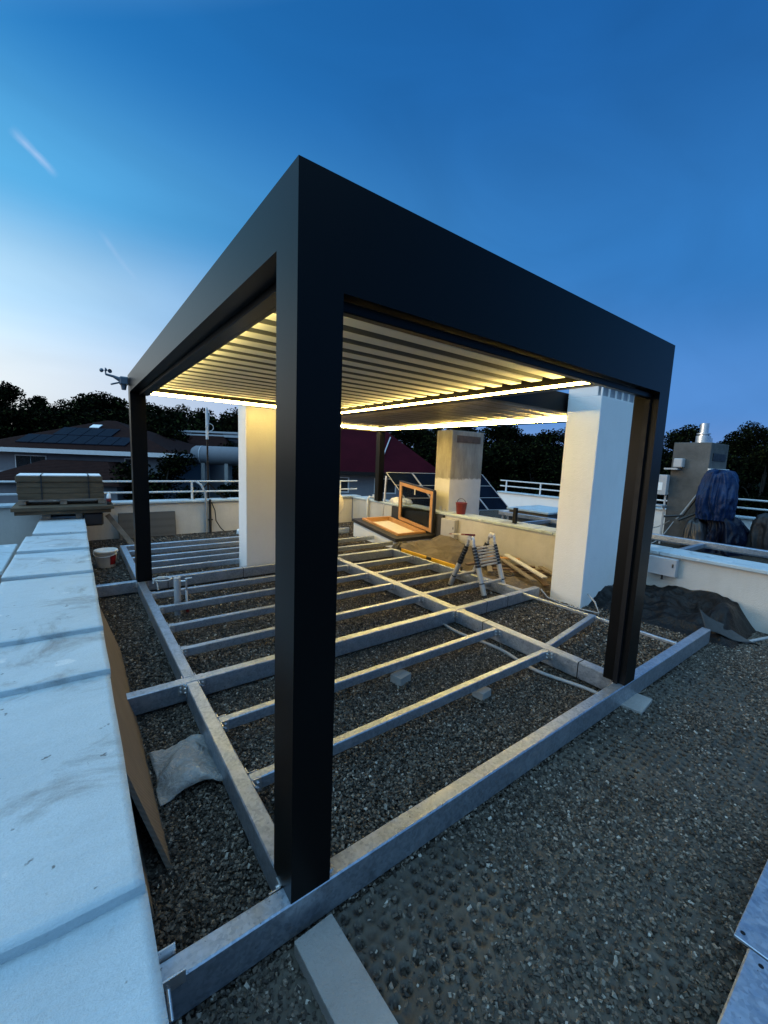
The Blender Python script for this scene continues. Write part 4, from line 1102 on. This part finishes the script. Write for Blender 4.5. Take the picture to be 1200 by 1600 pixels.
# satellite dish on the roof by the far wall
sd_ = thing('satellite_dish', 'pale satellite dish at the far wall, half behind the near post', 'dish', (5.1, 9.0, GZ))
ax = Matrix.Rotation(rad(-28), 3, 'Z') @ Matrix.Rotation(rad(80), 3, 'X')
dc = at(516, 786, 10.6)
MB().lathe(dc, [(.001, .05), (.18, .03), (.34, -.02), (.345, -.01), (.34, -.005), (.18, .042), (.001, .062)], 36, ax).build('reflector', M['cream'], sd_)
m = MB(); m.cyl((dc.x, dc.y+.12, GZ), (dc.x, dc.y+.12, dc.z), .025, None, 10); m.bar((dc.x, dc.y+.12, dc.z), (dc.x, dc.y+.03, dc.z), .05, .05); m.box(dc.x-.2, dc.x+.2, dc.y-.05, dc.y+.3, GZ, GZ+.03)
m.build('stand', M['grey_box'], sd_)
# scraps by the far wall
m = drape((2.75, 8.6), [(GZ, .30, .2, 0, 0), (-.08, .28, .18, 0, 0), (-.03, .12, .08, 0, 0)], 28, 44, .15)
tag(m.build('plastic_wrap', M['label_white'], None, (2.75, 8.6, GZ)), 'crumpled white wrapping by the far wall left of the lit chimney', 'wrapping')
# pale blue ledge left of the parapet
lg = thing('roof_ledge', 'pale flat ledge outside the left wall', 'ledge', (-2.4, 8.0, .2))
m = MB().box(-3.4, -1.38, 5.5, 7.3, .14, .20, .01); m.build('slab', M['coping_white'], lg)
MB().box(-3.3, -1.42, 5.6, 7.2, -8, .136).build('wall', M['plaster_wall'], lg)

# ================================================================== HOUSES BEYOND
def frame(o, u, v):           # local axes for a house: right, back, up
    return lambda a, b_, c: o + u*a + v*b_ + Vector((0, 0, c))
def quad_wall(m, fr, a0, a1, b0, b1, z0_, z1_):
    m.hexa([fr(a0, b0, z0_), fr(a1, b0, z0_), fr(a1, b1, z0_), fr(a0, b1, z0_), fr(a0, b0, z1_), fr(a1, b0, z1_), fr(a1, b1, z1_), fr(a0, b1, z1_)])
def hip(m, fr, a0, a1, b0, b1, z0_, zr, ra0, ra1, t_=.18):
    bm_ = (b0+b1)/2
    V = [fr(a0, b0, z0_), fr(a1, b0, z0_), fr(a1, b1, z0_), fr(a0, b1, z0_), fr(ra0, bm_, zr), fr(ra1, bm_, zr)]
    m.add(V, [(0, 1, 5, 4), (1, 2, 5), (2, 3, 4, 5), (3, 0, 4), (3, 2, 1, 0)])
def window(fr, par, a0, a1, z0_, z1_, b_=-.03, mull=1):
    m = MB(); quad_wall(m, fr, a0, a1, b_, b_+.06, z0_, z1_); w_ = m.build('window', M['white_paint'], par)
    m = MB(); n = mull+1; wdt = (a1-a0-.12)/n
    for k in range(n): quad_wall(m, fr, a0+.06+k*wdt+.02, a0+.06+(k+1)*wdt-.02, b_-.012, b_-.004, z0_+.07, z1_-.07)
    m.build('pane', M['window_dark'], w_)
# left tiled house
D = 32.0
o = at(272, 711, D); EZ = o.z
ho = thing('house', 'white house with hipped tile roof carrying two rows of solar panels', 'house', (o.x, o.y, land_h(o.x, o.y)))
fr = frame(Vector((o.x, o.y, 0)), U, B)
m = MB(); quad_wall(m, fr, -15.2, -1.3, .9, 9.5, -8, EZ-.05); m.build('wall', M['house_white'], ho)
m = MB(); hip(m, fr, -16.2, 0, 0, 10.4, EZ+.12, EZ+2.75, -8.6, -7.7); rf = m.build('roof', M['roof_tile'], ho)
m = MB(); quad_wall(m, fr, -16.25, .05, -.05, .12, EZ-.22, EZ+.115); quad_wall(m, fr, -.12, .05, .12, 10.4, EZ-.22, EZ+.115); m.build('eaves', M['white_paint'], rf)
# panels lie on the front slope
slope = (2.63)/(5.2)
def on(a, s_, lift=.06): return fr(a, s_, EZ+.12+slope*s_+lift)
for row, (s0, s1, a0, a1, n) in enumerate(((.75, 2.05, -12.9, -4.2, 8), (2.15, 3.45, -11.0, -6.2, 4))):
    for k in range(n):
        w_ = (a1-a0)/n; p, q_ = a0+k*w_+.03, a0+(k+1)*w_-.03
        m = MB(); m.hexa([on(p, s0, .03), on(q_, s0, .03), on(q_, s1, .03), on(p, s1, .03), on(p, s0, .1), on(q_, s0, .1), on(q_, s1, .1), on(p, s1, .1)])
        m.build('solar_panel', M['panel_cell'], rf)
m = MB(); m.hexa([on(-8.9, 3.5, .1), on(-8.1, 3.5, .1), on(-8.1, 4.0, .1), on(-8.9, 4.0, .1), on(-8.9, 3.5, .16), on(-8.1, 3.5, .16), on(-8.1, 4.0, .16), on(-8.9, 4.0, .16)]); m.build('roof_light', M['label_white'], rf)
frw = frame(fr(0, .9, 0), U, B)
window(frw, ho, -13.1, -10.6, EZ-1.65, EZ-.45, -.03, 1)
window(frw, ho, -4.4, -3.3, EZ-.95, EZ-.40, -.03, 0)
m = MB(); quad_wall(m, fr, -14.9, -10.3, -1.2, .88, EZ-3.2, EZ-1.72); m.build('balcony', M['house_white'], ho)
# porch roof
m = MB(); V = [fr(-12.6, -3.6, EZ-2.3), fr(-2.0, -3.6, EZ-2.3), fr(-2.0, .88, EZ-2.3), fr(-12.6, .88, EZ-2.3), fr(-9.6, -.6, EZ-.72), fr(-4.8, -.6, EZ-.72), fr(-4.8, .88, EZ-.72), fr(-9.6, .88, EZ-.72)]
m.add(V, [(0, 1, 5, 4), (1, 2, 6, 5), (3, 0, 4, 7), (4, 5, 6, 7), (3, 2, 1, 0)]); m.build('porch_roof', M['roof_tile'], ho)
m = MB(); quad_wall(m, fr, -12.0, -2.6, -3.0, .86, -8, EZ-2.32); m.build('porch_wall', M['house_white'], ho)
# side wing
m = MB(); quad_wall(m, fr, -4.5, .2, 9.6, 15, -8, EZ+.3); m.build('wing_wall', M['house_white'], ho)
m = MB(); hip(m, fr, -6, 1.0, 9.2, 16, EZ+.35, EZ+2.5, -4, -1.2); m.build('wing_roof', M['roof_tile'], ho)

# white modern house with flat roof
D = 44.0; o = at(280, 690, D)
mh = thing('house', 'pale flat roofed house with white roof bands up the slope', 'house', (o.x, o.y, land_h(o.x, o.y)))
fr = frame(Vector((o.x, o.y, o.z)), U, B)
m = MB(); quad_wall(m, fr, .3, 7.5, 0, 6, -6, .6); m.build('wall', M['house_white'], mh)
m = MB(); quad_wall(m, fr, -.3, 8.2, -.5, 6.5, .62, .85); quad_wall(m, fr, .1, 8.0, -.3, 6.3, 1.02, 1.2); quad_wall(m, fr, .5, 7.6, 0, 6, .85, 1.02); m.build('roof_band', M['grey_box'], mh)
m = MB(); quad_wall(m, fr, 5.4, 7.2, -.02, .1, -1.2, .3); m.build('window', M['window_dark'], mh)
o = at(300, 725, 36)
tk = thing('storage_tank', 'long pale rounded tank lying below the flat roofed house', 'tank', (o.x, o.y, o.z))
fr = frame(Vector((o.x, o.y, o.z)), U, B)
rt = .80
m = MB(); m.tube([fr(.0, 0, rt), fr(.15, 0, rt), fr(.4, 0, rt), fr(4.0, 0, rt), fr(6.5, 0, rt), fr(6.8, 0, rt)], [.25, rt*.8, rt, rt, rt*.96, rt*.4], 28); m.build('shell', M['house_white'], tk)
m = MB()
for a in (.9, 4.6): m.tube([fr(a, 0, rt), fr(a+.06, 0, rt)], rt+.02, 28)
m.build('band', M['grey_box'], tk)
m = MB()
for a in (1.0, 3.0, 5.4): quad_wall(m, fr, a, a+.3, -.5, .5, -3, .15)
m.build('support', M['concrete'], tk)

# dark red metal roof house
D = 23.0; o = at(500, 735, D); EZ = o.z
rh = thing('house', 'white house with dark red metal hip roof behind the far railing', 'house', (o.x, o.y, land_h(o.x, o.y)))
Ur = (U*.99 + B*.10).normalized(); Br = Vector((-Ur.y, Ur.x, 0))
fr = frame(Vector((o.x, o.y, 0)), Ur, Br)
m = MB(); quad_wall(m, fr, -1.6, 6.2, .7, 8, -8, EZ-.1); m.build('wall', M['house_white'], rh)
m = MB(); hip(m, fr, -2.4, 7.1, 0, 8.8, EZ, EZ+3.1, .2, 3.3); rf = m.build('roof', M['roof_metal'], rh)
m = MB(); quad_wall(m, fr, -2.45, 7.15, -.06, .10, EZ-.16, EZ-.005); quad_wall(m, fr, 7.0, 7.15, .1, 8.8, EZ-.16, EZ-.005); m.build('gutter', M['black_metal'], rf)
frw = frame(fr(0, .7, 0), Ur, Br)
for a in (.35, 3.1): window(frw, rh, a, a+1.3, EZ-1.25, EZ-.35, -.03, 1)
sl2 = 3.1/4.4
m = MB(); m.bar(fr(3.55, 1.0, EZ+sl2*1.0+.08), fr(4.2, 2.9, EZ+sl2*2.9+.08), .06, .06); m.build('snow_guard', M['grey_box'], rf)

# ================================================================== TREES
def make_tree(seed, h=11.0, r=4.2, n=12000, leaf=.34):
    r_ = np.random.default_rng(seed); rr = random.Random(seed)
    # limbs
    tm = MB(); th = h*.38
    tm.tube([(0, 0, -1.5), (.05, .03, th*.5), (rr.uniform(-.2, .2), rr.uniform(-.2, .2), th), (rr.uniform(-.4, .4), rr.uniform(-.4, .4), h*.8)], [.30, .24, .19, .05], 8)
    cl = []
    for k in range(26):
        a = rr.uniform(0, 6.28); zz_ = rr.uniform(.22, .98)*h; w = math.sin(math.pi*min(1, (zz_/h)*.80+.16))**.7
        d = r*w*rr.uniform(.35, 1.0); c = np.array([d*math.cos(a), d*math.sin(a), zz_]); cr = rr.uniform(.14, .34)*r
        cl.append((c, cr))
        if k % 2 == 0: tm.tube([(0, 0, max(th*.6, zz_*.6)), tuple(c*np.array([.5, .5, .93])), tuple(c)], [.09, .06, .02], 5)
    cs = np.array([c for c, _ in cl]); cr = np.array([q for _, q in cl])
    idx = r_.choice(len(cl), n, p=cr**2/np.sum(cr**2))
    d = r_.normal(0, 1, (n, 3)); d /= np.linalg.norm(d, axis=1)[:, None]
    rad_ = cr[idx]*r_.uniform(.12, 1.10, n)**.6
    c = cs[idx] + d*rad_[:, None]*np.array([1, 1, .8])
    u = r_.normal(0, 1, (n, 3)); u /= np.linalg.norm(u, axis=1)[:, None]
    w = np.cross(u, r_.normal(0, 1, (n, 3))); w /= np.linalg.norm(w, axis=1)[:, None]
    s_ = leaf*r_.uniform(.5, 1.25, n)[:, None]
    V = np.stack([c-u*s_*.5, c+w*s_*.30, c+u*s_*.5, c-w*s_*.30], 1).reshape(-1, 3)
    Fq = np.arange(4*n).reshape(-1, 4)
    me = np_mesh('crown', V, Fq, False); me.materials.append(M['foliage'])
    return tm, me
RT = random.Random(5)
protos = []
for sd_i, (h_, r_) in enumerate(((11, 4.3), (12.5, 4.0), (10, 4.8), (13, 5.0))):
    tm, me = make_tree(100+sd_i, h_, r_)
    tmesh = bpy.data.meshes.new('trunk'); tmesh.from_pydata(tm.v, [], tm.f); tmesh.polygons.foreach_set('use_smooth', tm.sm); tmesh.materials.append(M['bark'])
    protos.append((h_, tmesh, me))
def tree(px, top, D, k, name='tree', label='dense dark tree in the wooded belt on the slope', group='trees on the slope behind the roof', zb=None):
    h_, tmesh, cm = protos[k % 4]
    p = at(px, top, D); gz = land_h(p.x, p.y) if zb is None else zb
    s_ = max(.35, (p.z-gz)/h_)
    root = thing(name, label, 'tree', (p.x, p.y, gz), group)
    root.scale = (s_*RT.uniform(.95, 1.2), s_*RT.uniform(.95, 1.2), s_); root.rotation_euler = (0, 0, RT.uniform(0, 6.28))
    for nm, me_ in (('trunk', tmesh), ('crown', cm)):
        ob = bpy.data.objects.new(nm, me_); COL.objects.link(ob); ob.parent = root
    return root
belt = [(-190, 600, 58), (-120, 610, 60), (-60, 606, 62), (-15, 610, 66), (18, 600, 58), (62, 606, 60), (100, 628, 70), (130, 616, 62), (165, 612, 58), (200, 610, 62), (240, 622, 60), (275, 634, 66),
        (305, 640, 60), (340, 646, 64), (375, 640, 62), (415, 640, 60), (460, 650, 62), (505, 655, 60), (545, 662, 60), (590, 668, 62), (640, 668, 60), (676, 672, 64), (700, 668, 60), (735, 668, 58),
        (775, 664, 56), (810, 670, 60), (840, 676, 62), (872, 684, 64), (905, 684, 60), (950, 682, 62), (1000, 684, 60), (1040, 684, 58), (1072, 672, 60), (1110, 694, 68), (1150, 682, 62), (1180, 672, 58),
        (1215, 676, 60), (1255, 672, 62), (1310, 670, 60), (1370, 668, 62), (-260, 600, 60)]
for i, (px, top, D) in enumerate(belt): tree(px, top+(10 if px < 420 else -2)+RT.uniform(-5, 5), D, i)
low = [(-20, 648, 44), (75, 652, 47), (110, 650, 44), (180, 650, 44), (205, 644, 48), (285, 650, 46), (345, 650, 46), (665, 694, 44), (765, 696, 42), (815, 698, 48), (860, 704, 44), (905, 704, 48), (1060, 712, 40), (1105, 712, 42), (1200, 706, 42), (40, 640, 46), (-60, 640, 48), (-150, 640, 47), (150, 640, 50), (225, 655, 46), (262, 668, 40), (310, 655, 52), (385, 664, 50), (440, 670, 47), (700, 690, 46), (740, 698, 43), (790, 694, 46), (840, 700, 43), (880, 702, 46), (930, 702, 46), (1040, 706, 44), (1085, 706, 47),
       (1130, 712, 44), (1175, 706, 46), (1225, 700, 44), (1290, 700, 46), (990, 704, 46), (640, 700, 40), (248, 715, 30), (405, 705, 33), (-110, 690, 40)]
for i, (px, top, D) in enumerate(low): tree(px, top, D, i+1, 'tree', 'low bushy tree in front of the wooded belt', 'low bushy trees below the belt')
